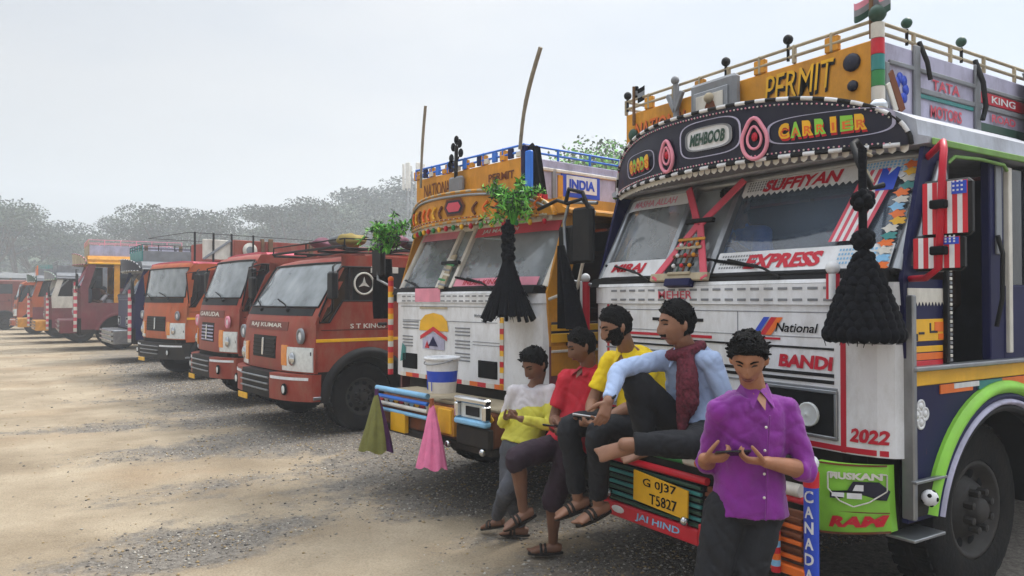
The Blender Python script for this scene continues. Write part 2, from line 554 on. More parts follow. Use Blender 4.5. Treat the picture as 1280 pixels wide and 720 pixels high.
# one sheet: a fine patch near the camera grading to the horizon
def axis(lo, hi, a, b_, fine):
    v = [lo]; x = a; out_ = []
    left = []; s = fine; p = a
    while p > lo: left.append(p); s *= 1.25; p -= s
    left.append(lo)
    mid = list(np.arange(a + fine, b_, fine)); right = []; s = fine; p = b_
    while p < hi: right.append(p); s *= 1.25; p += s
    right.append(hi)
    return left[::-1] + mid + right
gx = axis(-290, 320, -2.5, 5.0, .07); gy = axis(-110, 290, 3.0, 19.0, .08)
gv = [(x, y, height(x, y)) for y in gy for x in gx]
w_ = len(gx)
gf = [(j * w_ + i, j * w_ + i + 1, (j + 1) * w_ + i + 1, (j + 1) * w_ + i) for j in range(len(gy) - 1) for i in range(w_ - 1)]
me = bpy.data.meshes.new('ground'); me.from_pydata(gv, [], gf)
at = me.attributes.new('gravel', 'FLOAT', 'POINT'); at.data.foreach_set('value', [min(1, gravel_amount(x, y) + .22 * rut(x, y) * (1 if abs(x) < 20 and y < 40 else 0)) for x, y, z in gv])
me.materials.append(MATS['packed_earth']); me.polygons.foreach_set('use_smooth', [True] * len(gf)); me.update()
tag(link('ground', me), 'packed earth yard with patches of crushed stone', None, kind='structure')

def stones(name, label, n, rng, sz, mats, seed, xr, yr, thr):
    rs = np.random.RandomState(seed)
    base = np.array([(1, 0, 0), (0, 1, 0), (-1, 0, 0), (0, -1, 0), (0, 0, 1), (0, 0, -1)], float)
    tri = np.array([(0, 1, 4), (1, 2, 4), (2, 3, 4), (3, 0, 4), (1, 0, 5), (2, 1, 5), (3, 2, 5), (0, 3, 5)])
    P = []
    while len(P) < n:
        x = rs.uniform(*xr); y = yr[0] * (yr[1] / yr[0]) ** rs.rand()
        if rs.rand() < (gravel_amount(x, y) if thr > 0 else 1 - .7 * gravel_amount(x, y)) ** (3 if thr > 0 else 2): P.append((x, y, height(x, y)))
    P = np.array(P)
    s = sz[0] * (sz[1] / sz[0]) ** (rs.rand(n) ** 2.2) * (.8 + P[:, 1] * .03)
    vs = base[None] * (1 + rs.uniform(-.35, .35, (n, 6, 3))) * s[:, None, None] * np.array([1, .8, .55])
    a = rs.rand(n) * 6.283; c, si = np.cos(a), np.sin(a)
    x = vs[..., 0] * c[:, None] - vs[..., 1] * si[:, None]; y = vs[..., 0] * si[:, None] + vs[..., 1] * c[:, None]
    vs = np.stack([x + P[:, None, 0], y + P[:, None, 1], vs[..., 2] + P[:, None, 2] + s[:, None] * .15], -1).reshape(-1, 3)
    fs = (tri[None] + (np.arange(n) * 6)[:, None, None]).reshape(-1, 3)
    me = bpy.data.meshes.new(name); me.vertices.add(len(vs)); me.vertices.foreach_set('co', vs.ravel())
    me.loops.add(fs.size); me.loops.foreach_set('vertex_index', fs.ravel().astype(np.int32))
    me.polygons.add(len(fs)); me.polygons.foreach_set('loop_start', np.arange(0, fs.size, 3, dtype=np.int32)); me.polygons.foreach_set('loop_total', np.full(len(fs), 3, dtype=np.int32))
    for m in mats: me.materials.append(MATS[m])
    mi = np.repeat(rs.randint(0, len(mats), n), 8).astype(np.int32); me.polygons.foreach_set('material_index', mi)
    me.update(calc_edges=True); me.validate()
    tag(link(name, me), label, 'gravel', kind='stuff')
mat('stone_dark', '5a5653', .9, .25, 20); mat('stone_mid', '77726c', .9, .2, 20); mat('stone_pale', 'aaa49a', .9, .15, 20); mat('clod', '94805f', .95, .2, 12)
stones('gravel', 'loose crushed grey stone lying in front of and under the trucks', 62000, None, (.005, .019), ['stone_dark', 'stone_mid', 'stone_mid', 'stone_pale', 'clod'], 3, (-1.5, 5.5), (3.2, 24), 1)
stones('earth_clods', 'small clods and pebbles scattered over the open earth', 6000, None, (.004, .016), ['clod', 'clod', 'stone_mid', 'clod'], 5, (-9, 3.5), (3.2, 40), 0)

# ================================================================== hill and trees
mat('hill', '3c4a2c', .95, .25, .05)
for nm, cx_, cy_, rx, ry, hh in (('hill', 8, 190, 70, 45, 15), ('hill', 70, 150, 60, 45, 24), ('hill', -80, 210, 70, 50, 9)):
    b = MB()
    b.grid(lambda u, v: (cx_ + rx * (2 * u - 1), cy_ + ry * (2 * v - 1), -.6 + hh * max(0, (1 - (2 * u - 1) ** 2)) * max(0, (1 - (2 * v - 1) ** 2)) * (1 + .15 * noise.noise(V3((u * 5, v * 5, cx_))))), 30, 20, 'hill')
    tag(b.obj(nm), 'wooded low hill behind the parking yard', None, kind='structure')
for k, hx in enumerate(('243124', '2d3b29', '394833', '4a5740')): mat('leaf_%d' % k, hx, .7, .2, 3)
mat('leaf_bright', '4e9a30', .6, .2, 12); mat('leaf_fresh', '79b648', .6, .2, 12); mat('bark', '4a4034', .95, .25, 4, bump=.4, bscale=8)
def tree_mesh(seed, h, rx, kind):
    """spreading crown of leaf clumps on a forked trunk; returns (trunk mesh, crown mesh)"""
    r = random.Random(seed)
    tb, cb = MB(), MB()
    fork = h * r.uniform(.25, .38)
    tb.tube([(0, 0, -.5), (.1, 0, fork * .5), (r.uniform(-.3, .3), 0, fork)], [h * .035, h * .026, h * .022], 'bark', 8)
    ends = []
    nb = r.randint(5, 7)
    for k in range(nb):
        a = 2 * math.pi * k / nb + r.uniform(-.4, .4); q = r.uniform(.35, .95)
        e = V3((math.cos(a) * rx * q, math.sin(a) * rx * q, h * (r.uniform(.80, .93) - .10 * q * q if kind == 'flat' else r.uniform(.6, .95))))
        mid = V3((0, 0, fork)).lerp(e, .5) + V3((0, 0, -h * .05))
        tb.tube([(0, 0, fork - .2), mid, e], [h * .016, h * .011, h * .004], 'bark', 6)
        ends.append(e)
        for j in range(2):
            e2 = mid.lerp(e, r.uniform(.2, .8)) + V3((r.uniform(-1, 1) * rx * .35, r.uniform(-1, 1) * rx * .35, h * (r.uniform(.0, .10) if kind == 'flat' else r.uniform(.05, .16))))
            tb.tube([mid, e2], [h * .007, h * .003], 'bark', 5); ends.append(e2)
    ends.append(V3((0, 0, h * .9)))
    for e in ends:
        cr = rx * r.uniform(.30, .44)
        fl = .26 if kind == 'flat' else .72
        shade = r.randint(0, 3)
        for i in range(int(520 if kind == 'flat' else 460)):
            d = V3((r.gauss(0, 1), r.gauss(0, 1), r.gauss(0, 1))).normalized() * (r.random() ** .4) * cr
            p = e + V3((d.x, d.y, d.z * fl))
            s = h * r.uniform(.006, .016)
            u = V3((r.uniform(-1, 1), r.uniform(-1, 1), r.uniform(-.6, .6))).normalized(); v = u.cross(V3((r.uniform(-1, 1), r.uniform(-1, 1), r.uniform(-1, 1)))).normalized()
            cb.add([p - u * s, p - v * s * .6, p + u * s, p + v * s * .6], [[0, 1, 2, 3]], 'leaf_%d' % min(3, max(0, shade + r.choice((-1, 0, 0, 1)))))
    def mk(b, nm):
        o = b.obj(nm); me = o.data; bpy.data.objects.remove(o); return me
    return mk(tb, 'trunk'), mk(cb, 'crown')
KINDS = [tree_mesh(11, 12, 8.5, 'flat'), tree_mesh(12, 11, 7.5, 'flat'), tree_mesh(13, 12, 5.5, 'round'), tree_mesh(14, 13, 9.5, 'flat'), tree_mesh(15, 10, 5.0, 'round')]
SHAPE = ['broad flat topped tree', 'low spreading tree', 'tall rounded tree', 'wide umbrella shaped tree', 'small bushy tree']
BEHIND = [(-9.5, 'cut off by the left edge of the picture'), (-5.6, 'above the broadside red truck'), (-2.2, 'above the low orange and green truck'), (1.0, 'above the small maroon truck'), (4.0, 'above the maroon decorated truck'),
          (7.6, 'above the orange truck'), (12.3, 'above the taller red truck'), (17.0, 'above the windscreen of the star sticker truck'), (21.5, 'above the sacks on the star sticker truck'), (40, 'by the mast beside the yellow crown board')]
used_labels = set()
def tree_label(i, br, d):
    far = 'far' if d > 150 else 'middle distance' if d > 118 else 'nearer'
    where = next(w for a, w in BEHIND if br <= a)
    for lab in ('%s hazy %s %s' % (far, SHAPE[i], where), 'second %s hazy %s %s' % (far, SHAPE[i], where), 'third %s hazy %s %s' % (far, SHAPE[i], where)):
        if lab not in used_labels:
            used_labels.add(lab); return lab
def plant(i, x, y, z, s, rz, lab):
    tr, cr = KINDS[i]
    R = thing('rain_tree', lab, 'tree', (x, y, z), rz, 'hazy trees beyond the yard'); R.scale = (s, s, s)
    link('trunk', tr, R); link('crown', cr, R)
def polar(bearing, d):
    """point at a compass bearing (degrees east of +y) and a distance from the yard's corner"""
    a = math.radians(bearing)
    return d * math.sin(a), d * math.cos(a)
rt = random.Random(4)
for br, d, i, s, z in ((-2.73, 102.7, 2, 1.15, -0.30), (-0.78, 109.9, 0, 1.12, -0.30), (0.77, 117.4, 2, 1.02, -0.30), (2.29, 138.7, 4, 1.05, -0.30), (3.95, 111.5, 1, 0.98, -0.30), (6.44, 120.1, 2, 1.05, -0.30),
    (8.84, 100.4, 3, 1.06, -0.30), (12.18, 110.8, 0, 1.02, -0.20), (14.79, 125.9, 1, 1.20, 0.30), (16.57, 103.9, 3, 1.12, 0.46), (19.18, 128.4, 2, 1.25, 1.13), (21.15, 110.1, 0, 1.28, 1.24),
    (23.97, 119.3, 3, 1.42, 1.85), (26.84, 128.6, 0, 1.40, 2.54), (-0.87, 179.4, 1, 1.10, -0.30), (4.99, 169.0, 4, 1.20, -0.30), (11.28, 160.8, 2, 1.15, -0.30), (22.20, 167.6, 2, 1.50, 2.29),
    (18.15, 165.1, 0, 1.45, 1.29), (1.53, 95.5, 4, 0.62, -0.30), (13.15, 89.0, 4, 0.66, -0.09), (5.71, 96.3, 4, 0.60, -0.30)):
    x, y = polar(br, d); plant(i, x, y, z, s, rt.uniform(0, 6.28), tree_label(i, br, d))
for br, d, i, s in ((41.30, 36.0, 4, .90),):
    x, y = polar(br, d); tr, cr = KINDS[i]
    R = thing('bushy_tree', 'yellow green bushy tree showing between the two decorated trucks', 'tree', (x, y, -.2), 1.0); R.scale = (s,) * 3
    link('trunk', tr, R); c2 = cr.copy(); [c2.materials.__setitem__(k, MATS['leaf_fresh' if k % 2 else 'leaf_3']) for k in range(len(c2.materials))]; link('crown', c2, R)
# scrub and far trunks under the crowns: one hazy mass
b = MB(); rs_ = random.Random(21)
for k in range(22000):
    br = rs_.uniform(-9, 27); d = rs_.uniform(128, 172); x, y = polar(br, d)
    top = 8.0 + 2.4 * noise.noise(V3((br * .45, d * .03, 2.0))) + max(0, (br - 10) * .34)
    p = V3((x, y, rs_.random() ** .8 * top - .5)); q = rs_.uniform(.25, .7)
    u = V3((rs_.uniform(-1, 1), rs_.uniform(-1, 1), rs_.uniform(-.6, .6))).normalized(); v = u.cross(V3((rs_.uniform(-1, 1), rs_.uniform(-1, 1), rs_.uniform(-1, 1)))).normalized()
    b.add([p - u * q, p - v * q * .6, p + u * q, p + v * q * .6], [[0, 1, 2, 3]], 'leaf_%d' % rs_.randint(0, 2))
tag(b.obj('scrub'), 'far-off scrub under the hazy trees', None, kind='stuff')
# antenna mast on the rise
x, y = polar(24.98, 100.8)
R = thing('antenna_mast', 'distant mast with pale panel antennas on the rise behind the yellow crowned truck', 'antenna', (x, y, 2))
b = MB()
for sx in (-.5, .5):
    for sy in (-.5, .5): b.tube([(sx * 1.6, sy * 1.6, -2), (sx, sy, 16.5)], .10, 'grey', 6)
for k in range(9): b.bar((-.7, -.7, -1 + 2 * k), (.7, -.7, 1 + 2 * k), .1, .1, 'grey'); b.bar((-.7, .7, 1 + 2 * k), (.7, .7, -1 + 2 * k), .1, .1, 'grey')
b.obj('lattice', R)
for k in range(6):
    a = k * math.pi / 3; b = MB(); b.box(-.32, .32, 1.2, 1.5, 14.2, 17.6, 'offwhite', .05, Matrix.Rotation(a, 4, 'Z')); b.obj('antenna_panel', R)

# ------------------------------------------------------------------ wheels and chassis shared by all trucks
def wheel(root, x, y, r=0.5, w=0.28, side=-1, nuts=True):
    """truck wheel: tyre (part) with rim and lug nuts (sub-parts); side -1 shows its face towards -y"""
    b = MB()
    pr = [(r * .56, -w * .5), (r * .64, -w * .55), (r * .86, -w * .52), (r * .95, -w * .46), (r * .985, -w * .34), (r * .985, -w * .05), (r * .97, -w * .04),
          (r * .97, w * .04), (r * .985, w * .05), (r * .985, w * .34), (r * .95, w * .46), (r * .86, w * .52), (r * .64, w * .55), (r * .56, w * .5)]
    b.lathe(pr, (x, y, r), 'y', 'rubber', 36)
    for k in range(36):                                    # tread blocks
        a = 2 * math.pi * k / 36
        M = Matrix.Translation((x, y, r)) @ Matrix.Rotation(a, 4, 'Y')
        b.box(r * .97, r * 1.005, -w * .42, -w * .08, -.028, .028, 'rubber', .004, M)
        b.box(r * .97, r * 1.005, w * .08, w * .42, -.028 + .03, .028 + .03, 'rubber', .004, M)
    t = b.obj('wheel', root)
    b = MB()
    f = side
    b.lathe([(r * .58, f * w * .42), (r * .55, f * w * .50), (r * .50, f * w * .48), (r * .46, f * w * .28), (r * .36, f * w * .22), (r * .30, f * w * .42),
             (r * .27, f * w * .46), (r * .15, f * w * .46), (r * .14, f * w * .62), (r * .10, f * w * .68), (0.001, f * w * .68)], (x, y, r), 'y', 'hub', 30)
    b.lathe([(r * .57, -f * w * .48), (r * .3, -f * w * .2), (.001, -f * w * .2)], (x, y, r), 'y', 'hub', 20)
    b.obj('rim', t)
    if nuts:
        for k in range(8):
            a = 2 * math.pi * (k + .5) / 8
            px, pz = x + r * .22 * math.cos(a), r + r * .22 * math.sin(a)
            b = MB(); b.lathe([(.022, 0), (.022, f * .05), (.001, f * .055)], (px, y + f * w * .46, pz), 'y', 'hub', 6, False); b.obj('lug_nut', t)
        b = MB()
        for k in range(10):                                # dark hand holes in the disc
            a = 2 * math.pi * k / 10
            px, pz = x + r * .41 * math.cos(a), r + r * .41 * math.sin(a)
            b.lathe([(.035, 0), (.001, f * .002)], (px, y + f * w * .27, pz), 'y', 'matte_black', 10)
        b.obj('hand_hole', t)
    return t

def chassis(root, hw, length, xa, rear=True, r=.5):
    b = MB()
    for s in (-1, 1):
        b.box(.1, length, s * .42 - .04, s * .42 + .04, .55, .80, 'chassis')
    b.box(.05, 1.5, -hw + .3, hw - .3, .50, .95, 'chassis')
    b.tube([(xa, -hw + .2, r), (xa, hw - .2, r)], .07, 'chassis')
    b.box(.12, .4, -hw + .2, hw - .2, .48, .9, 'chassis')
    b.box(1.7, 2.3, -hw + .25, -hw + .75, .45, .95, 'chassis')
    b.obj('chassis_frame', root)
    for s in (-1, 1):
        wheel(root, xa, s * (hw - .27), r, .27, s)
    if rear:
        for s in (-1, 1):
            wheel(root, length - 1.6, s * (hw - .32), r, .42, s, nuts=False)
        b = MB(); b.tube([(length - 1.6, -hw + .3, r), (length - 1.6, hw - .3, r)], .09, 'chassis'); b.obj('axle', root)

def cargo_body(root, hw, x0, x1, z0, z1, m, m2='wood', tarp=False):
    """plank sided goods body behind the cab"""
    b = MB()
    b.box(x0, x1, -hw, hw, z0, z0 + .12, m2)
    b.obj('cargo_floor', root)
    n = max(3, int((z1 - z0) / .3))
    for s in (-1, 1):
        for k in range(n):
            a = z0 + .12 + (z1 - z0 - .12) * k / n
            e = z0 + .12 + (z1 - z0 - .12) * (k + 1) / n
            c = MB(); c.box(x0, x1, s * hw - .02, s * hw + .02, a + .008, e - .008, m); c.obj('side_plank', root)
        c = MB()
        for k in range(6):
            xx = x0 + .1 + (x1 - x0 - .2) * k / 5
            c.box(xx - .05, xx + .05, s * (hw + .02), s * (hw + .07), z0, z1 + .05, m2)
        c.obj('side_stake', root)
    for k in range(n):
        a = z0 + .12 + (z1 - z0 - .12) * k / n
        e = z0 + .12 + (z1 - z0 - .12) * (k + 1) / n
        c = MB(); c.box(x0 - .02, x0 + .02, -hw + .02, hw - .02, a + .008, e - .008, m); c.obj('front_plank', root)
    c = MB()
    for y in (-hw + .06, -hw * .4, hw * .4, hw - .06):
        c.box(x0 - .08, x0 - .021, y - .05, y + .05, z0, z1 + .05, m2)
    c.obj('front_stake', root)
    if tarp:
        c = MB()
        def fn(u, v):
            y = -hw - .05 + (2 * hw + .1) * v
            return (x0 - .05 + (x1 - x0 + .1) * u, y, z1 + .05 + .35 * (1 - (2 * v - 1) ** 2) + .05 * math.sin(u * 23 + v * 5) * math.sin(v * 9))
        c.grid(fn, 20, 12, 'tarp', (0, 0, -.03))
        c.obj('tarpaulin', root)

# ------------------------------------------------------------------ the old square cab that the painted trucks share
def old_cab(name, label, loc, rz, P, group='trucks parked in a row'):
    R = thing(name, label, 'truck', loc, rz, group)
    hw = P['hw']; z0 = P['z0']; b0, b1 = P['band']; w0, w1 = P['ws']; zr = P['roof']
    g = P.get
    hood, side, pil, roofm = g('hood', 'white'), g('side', 'navy'), g('pillar', 'navy'), g('roofm', 'white')
    # hood with rounded corners
    plan = [(.128, -hw + .012), (.085, -hw + .035), (.04, -hw + .10), (.012, -hw + .19), (0, -hw + .27), (0, hw - .27), (.012, hw - .19), (.04, hw - .10), (.085, hw - .035), (.128, hw - .012)]
    b = MB(); b.prism(plan[::-1], 'z', z0, b0, hood); b.obj('hood_panel', R)
    b = MB(); b.prism([(x - .012 if x < .1 else x, y * 1.004) for x, y in plan][::-1], 'z', b0 + .002, b1, g('bandm', hood)); band = b.obj('hood_band', R)
    b = MB()                                               # two rows of dark dashes along the band
    dz = (b1 - b0)
    for zz in (b0 + dz * .25, b0 + dz * .78):
        y = -hw + .30
        while y < hw - .30:
            b.box(-.0155, -.0125, y, y + .062, zz - .007, zz + .007, g('dash', 'grey'), .001)
            y += .095
    b.obj('dash_trim', band)
    b = MB()                                               # cowl under the glass
    b.prism([(-.005, b1 + .001), (.02, w0 + .01), (.25, w0 + .01), (.25, b1 + .001)], 'y', -hw + .06, hw - .06, g('cowl', 'black'))
    b.prism([(-.012, b1 + .002), (-.002, b1 + .022), (.02, b1 + .022), (.02, b1 + .002)], 'y', -hw + .16, hw - .16, hood)
    b.obj('cowl', R)
    # windscreen frame, raked
    rk = P.get('rake', .33)
    def W(y, t, off=0.0):
        a = max(0, (abs(y) - (hw - .28)) / .28)
        return Vector((.03 + rk * t + .12 * a * a - off, y, w0 + (w1 - w0) * t))
    fm = g('frame', 'steel')
    b = MB()
    ye = hw - .04
    for s in (-1, 1):
        b.tube([W(s * ye, t / 6) for t in range(7)], .032, fm, 8)
    b.tube([W(-ye + 2 * ye * k / 16, 0.0) for k in range(17)], .022, 'black', 6)
    b.tube([W(-ye + 2 * ye * k / 16, 1.0) for k in range(17)], .030, fm, 6)
    mp0, mp1 = g('mid', (.06, .36))
    for y in (mp0, mp1):
        b.bar(W(y, 0), W(y, 1), .045, .05, fm, up=(1, 0, 0))
    b.obj('windscreen_frame', R)
    def pane(ya, yb, ta, tb, m, name, off=-.012, par=R):
        c = MB(); c.grid(lambda u, v: W(ya + (yb - ya) * u, ta + (tb - ta) * v, off), 10, 3, m, (.008, 0, .003)); return c.obj(name, par)
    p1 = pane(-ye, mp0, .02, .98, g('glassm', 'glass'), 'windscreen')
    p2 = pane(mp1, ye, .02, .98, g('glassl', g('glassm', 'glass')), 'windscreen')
    pane(mp0, mp1, .02, .98, 'glass_dust_sheen', 'windscreen')
    # wipers
    for y in (-.55, .5):
        c = MB(); c.tube([W(y, -.03, .03), W(y + .12, .06, .05), W(y + .42, .16, .03)], .008, 'black', 5)
        c.bar(W(y + .18, .08, .025), W(y + .62, .18, .025), .012, .02, 'matte_black'); c.obj('wiper', R)
    # cab sides: lower panel with arch, upper frame, roof
    ax, az, ar = P['arch']
    xb = g('back', 1.62)
    lo = g('sill', .60)
    zs = g('zs', 1.33)
    for s in (-1, 1):
        b = MB()
        xs = sorted(set([.13] + [ax - ar + 2 * ar * k / 24 for k in range(25)] + [xb]))
        def zl(x):
            d = ar * ar - (x - ax) ** 2
            return max(lo, az + math.sqrt(d)) if d > 0 else lo
        top = [(x, zs) for x in xs]
        for i in range(len(xs) - 1):
            xa_, xb_ = xs[i], xs[i + 1]
            if xb_ - xa_ < 1e-5: continue
            p = [(xa_, zl(xa_ + 1e-6)), (xb_, zl(xb_ - 1e-6)), (xb_, zs), (xa_, zs)]
            b.prism(p if s < 0 else p, 'y', -hw if s < 0 else hw - .03, -hw + .03 if s < 0 else hw, side)
        sp = b.obj('side_panel', R)
        if s < 0: near = sp
        # A pillar, door pillar and rear post
        b = MB()
        b.prism([(.13, zs), (.30, zs), (.30, w0 - .08), (.50, w1 + .02), (.30, w1 + .02), (.10, w0 - .04)], 'y', s * hw - .022 * (s > 0), s * hw + .022 * (s < 0), pil) if s < 0 else b.prism([(.13, zs + .001), (.30, zs + .001), (.30, w0 - .08), (.50, w1 + .02), (.30, w1 + .02), (.10, w0 - .04)], 'y', hw - .022, hw, pil)
        b.obj('front_pillar', R)
        b = MB(); y0 = s * hw; y1 = s * (hw - .05)
        b.box(.95, 1.10, y0, y1, zs + .002, w1 + .02, g('bpillar', pil)); b.box(1.44, xb, y0, y1, zs + .002, w1 + .02, pil)
        b.box(1.102, 1.438, y0, y1, zs + .002, 1.78, g('door', pil)); b.obj('door_pillar', R)
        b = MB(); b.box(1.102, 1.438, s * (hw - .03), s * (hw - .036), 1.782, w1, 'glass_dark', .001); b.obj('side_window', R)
        if s > 0 or g('door_closed'):
            b = MB(); b.box(.302, .818, y0, y1, zs + .002, w0 - .03, g('door', pil)); b.obj('door', R)
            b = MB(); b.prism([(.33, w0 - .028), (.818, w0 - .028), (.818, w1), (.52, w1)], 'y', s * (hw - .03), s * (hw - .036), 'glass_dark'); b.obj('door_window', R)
    # back wall, floor, seats, dash: the dim inside
    b = MB(); b.box(xb - .05, xb - .001, -hw + .05, hw - .05, 1.0, w1, 'interior'); b.box(.10, xb - .052, -hw + .05, hw - .05, 1.1, 1.2, 'interior')
    b.box(.12, .40, -hw + .12, hw - .12, 1.35, w0 - .06, 'interior', .04); b.obj('cab_interior', R)
    for y in (-.6, .55):
        b = MB(); b.box(.75, 1.25, y - .26, y + .26, 1.45, 1.62, 'seat_vinyl', .04); b.box(1.18, 1.34, y - .26, y + .26, 1.62, 2.15, 'seat_vinyl', .05); b.obj('seat', R)
    b = MB(); b.tube([(.52 + .10 * math.sin(a), .58 + .22 * math.cos(a), 1.86 + .19 * math.sin(a)) for a in [2 * math.pi * k / 20 for k in range(20)]], .014, 'black', 6, True)
    b.tube([(.36, .58, 1.62), (.52, .58, 1.86)], .025, 'black'); b.obj('steering_wheel', R)
    # roof
    b = MB()
    prof = [(-hw - .03, w1 + .03), (-hw - .035, w1 + .06), (-hw + .02, w1 + .08), (-hw + .03, w1 + .16), (-hw + .16, zr - .01), (-hw * .5, zr + .02), (hw * .5, zr + .02), (hw - .16, zr - .01), (hw - .03, w1 + .16), (hw - .02, w1 + .08), (hw + .035, w1 + .06), (hw + .03, w1 + .03)]
    b.prism(prof, 'x', .28, xb, roofm); b.obj('cab_roof', R)
    for s in (-1, 1):
        b = MB(); b.box(.30, xb, s * (hw + .036), s * (hw + .05), w1 + .02, w1 + .055, g('gutter', 'black')); b.obj('rain_gutter', R)
    # crown board above the windscreen: bowed in plan, arched in profile
    cb, ch, cw = P['crown']                               # bottom z, height, half width
    bow = g('bow', .24)
    def ct(y): return cb + ch * max(0.0, 1 - abs(y / cw) ** 3.2) ** .45 * (1 + .06 * y / cw)
    def cx(y): return P.get('cx0', .27) - bow * (1 - (y / cw) ** 2)
    def CR(y, t, off=0.0):
        """t 0..1 from the bottom edge to the arched top edge"""
        z = cb + (ct(y) - cb) * t
        return Vector((cx(y) - .05 * (z - cb) - off, y, z))
    def CZ(y, z, off=0.0):
        return Vector((cx(y) - .05 * (z - cb) - off, y, z))
    b = MB(); nn = 40
    ys = [-cw * math.cos(math.pi * k / nn) for k in range(nn + 1)]
    b.grid(lambda u, v: CR(ys[int(round(u * nn))], v), nn, 6, g('crownm', 'crown_black'), (.05, 0, 0))
    crown = b.obj('crown_board', R)
    b = MB()                                               # dashed edging round the board
    path = [CR(y, 1.0) for y in ys] + [CR(y, 0.0) for y in ys[::-1]]
    acc, cur, on = 0, [], True
    dense = []
    for i in range(len(path)):
        a, c = path[i], path[(i + 1) % len(path)]
        k = max(1, int((c - a).length / .012))
        dense += [a.lerp(c, j / k) for j in range(k)]
    seg = 5
    for i in range(0, len(dense) - seg, seg):
        q = dense[i:i + seg + 1]
        b.tube([q[0], q[len(q) // 2], q[-1]], .013, g('edge1', 'white') if (i // seg) % 2 else g('edge2', 'black'), 5)
    b.obj('edge_trim', crown)
    b = MB()                                               # soffit and hanging fringe below the board
    b.grid(lambda u, v: (CR(-cw + 2 * cw * u, 0) + Vector((.01, 0, -.004))).lerp(W((-cw + 2 * cw * u) * .95, 1.0) + Vector((.02, 0, .045)), v), 24, 4, g('soffit', 'tan'), (0, 0, .03))
    b.obj('visor_soffit', R)
    b = MB()
    for k in range(46):
        y = -cw * .97 + 2 * cw * .97 * k / 45
        p = CR(y, 0, -.02)
        b.add([p + Vector((0, -.024, 0)), p + Vector((0, .024, 0)), p + Vector((0, .020, -.028)), p + Vector((0, 0, -.040)), p + Vector((0, -.020, -.028))], [[0, 4, 3, 2, 1]], g('fringe', 'offwhite'))
    b.obj('fringe', crown)
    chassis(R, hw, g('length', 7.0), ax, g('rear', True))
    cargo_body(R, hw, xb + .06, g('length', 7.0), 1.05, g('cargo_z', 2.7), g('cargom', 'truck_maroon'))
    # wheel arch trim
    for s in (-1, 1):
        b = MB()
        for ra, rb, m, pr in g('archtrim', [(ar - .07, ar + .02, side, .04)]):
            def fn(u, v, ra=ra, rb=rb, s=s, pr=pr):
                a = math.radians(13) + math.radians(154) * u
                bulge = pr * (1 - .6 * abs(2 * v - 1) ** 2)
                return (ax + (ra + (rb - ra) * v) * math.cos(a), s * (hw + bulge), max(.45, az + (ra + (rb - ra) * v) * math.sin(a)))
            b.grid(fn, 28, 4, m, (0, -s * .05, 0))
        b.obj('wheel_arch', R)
        b = MB()  # black liner sheet added so the inside of the arch reads darker
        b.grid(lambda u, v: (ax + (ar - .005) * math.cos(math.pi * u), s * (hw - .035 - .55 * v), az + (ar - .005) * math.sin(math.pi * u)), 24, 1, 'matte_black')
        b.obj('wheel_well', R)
    R_ = dict(R=R, W=W, CR=CR, CZ=CZ, ct=ct, crown=crown, p1=p1, p2=p2, near=near, band=band, pane=pane)
    return R_

def carrier(R, x0, x1, y0, y1, z0, zb, z1, fm, sm, rail, nposts, ball=True, post='amber'):
    """roof rack with painted boards below open rails"""
    b = MB(); b.box(x0, x0 + .03, y0, y1, z0, zb, fm); fb = b.obj('rack_front_board', R)
    sb = []
    for y, s in ((y0, -1), (y1, 1)):
        b = MB(); b.box(x0 + .032, x1, y - .015, y + .015, z0, zb, sm); sb.append(b.obj('rack_side_board', R))
    for z in (zb + (z1 - zb) * .45, z1):
        b = MB(); b.tube([(x0, y0, z), (x0, y1, z)], .010, rail, 6); b.obj('rack_rail', R)
        for y in (y0, y1):
            b = MB(); b.tube([(x0, y, z + .002), (x1, y, z + .002)], .010, rail, 6); b.obj('rack_rail', R)
    for k in range(nposts):
        y = y0 + (y1 - y0) * k / (nposts - 1)
        b = MB(); b.box(x0 - .010, x0 + .018, y - .011, y + .011, zb, z1 + .012, rail)
        if k % 2 or not ball:
            b.box(x0 - .006, x0 + .024, y - .045, y + .045, zb + .001, z1 - .012, fm)
        b.obj('rack_post', R)
    n2 = max(2, int((x1 - x0) / .38))
    for k in range(1, n2 + 1):
        x = x0 + (x1 - x0) * k / n2
        for y in (y0, y1):
            b = MB(); b.box(x - .012, x + .012, y - .010, y + .010, zb, z1 + .012, rail); b.obj('rack_post', R)
    return fb, sb

def mirror_board(R, x, y, z, w, h, paint, name='mirror', back='black', rz=0.0):
    """wing mirror seen from its painted back; the glass looks rearwards (+x)"""
    b = MB(); M = Matrix.Translation((x, y, z)) @ Matrix.Rotation(rz, 4, 'Z')
    b.box(-.03, .03, -w / 2, w / 2, -h / 2, h / 2, back, .02, M); mo = b.obj(name, R)
    b = MB(); b.box(.031, .034, -w / 2 + .02, w / 2 - .02, -h / 2 + .02, h / 2 - .02, 'mirror_glass', .001, M); b.obj('mirror_glass', mo)
    if paint:
        b = MB()
        n = 9
        for k in range(n):
            a = -w / 2 + .012 + (w - .024) * k / n
            b.box(-.0335, -.0305, a, a + (w - .024) / n, -h / 2 + .012, h / 2 - .012, 'red' if k % 2 == 0 else 'white', .0005, M)
        b.box(-.0365, -.034, -w / 2 + .015, -w / 2 + w * .36, h * .22, h / 2 - .015, 'blue', .0005, M)
        for i in range(4):
            for j in range(3):
                yy, zz = -w / 2 + .03 + i * w * .08, h * .27 + j * h * .075
                b.box(-.038, -.0366, yy, yy + .008, zz, zz + .008, 'white', .0002, M)
        b.obj('striped_sticker', mo)
    return mo
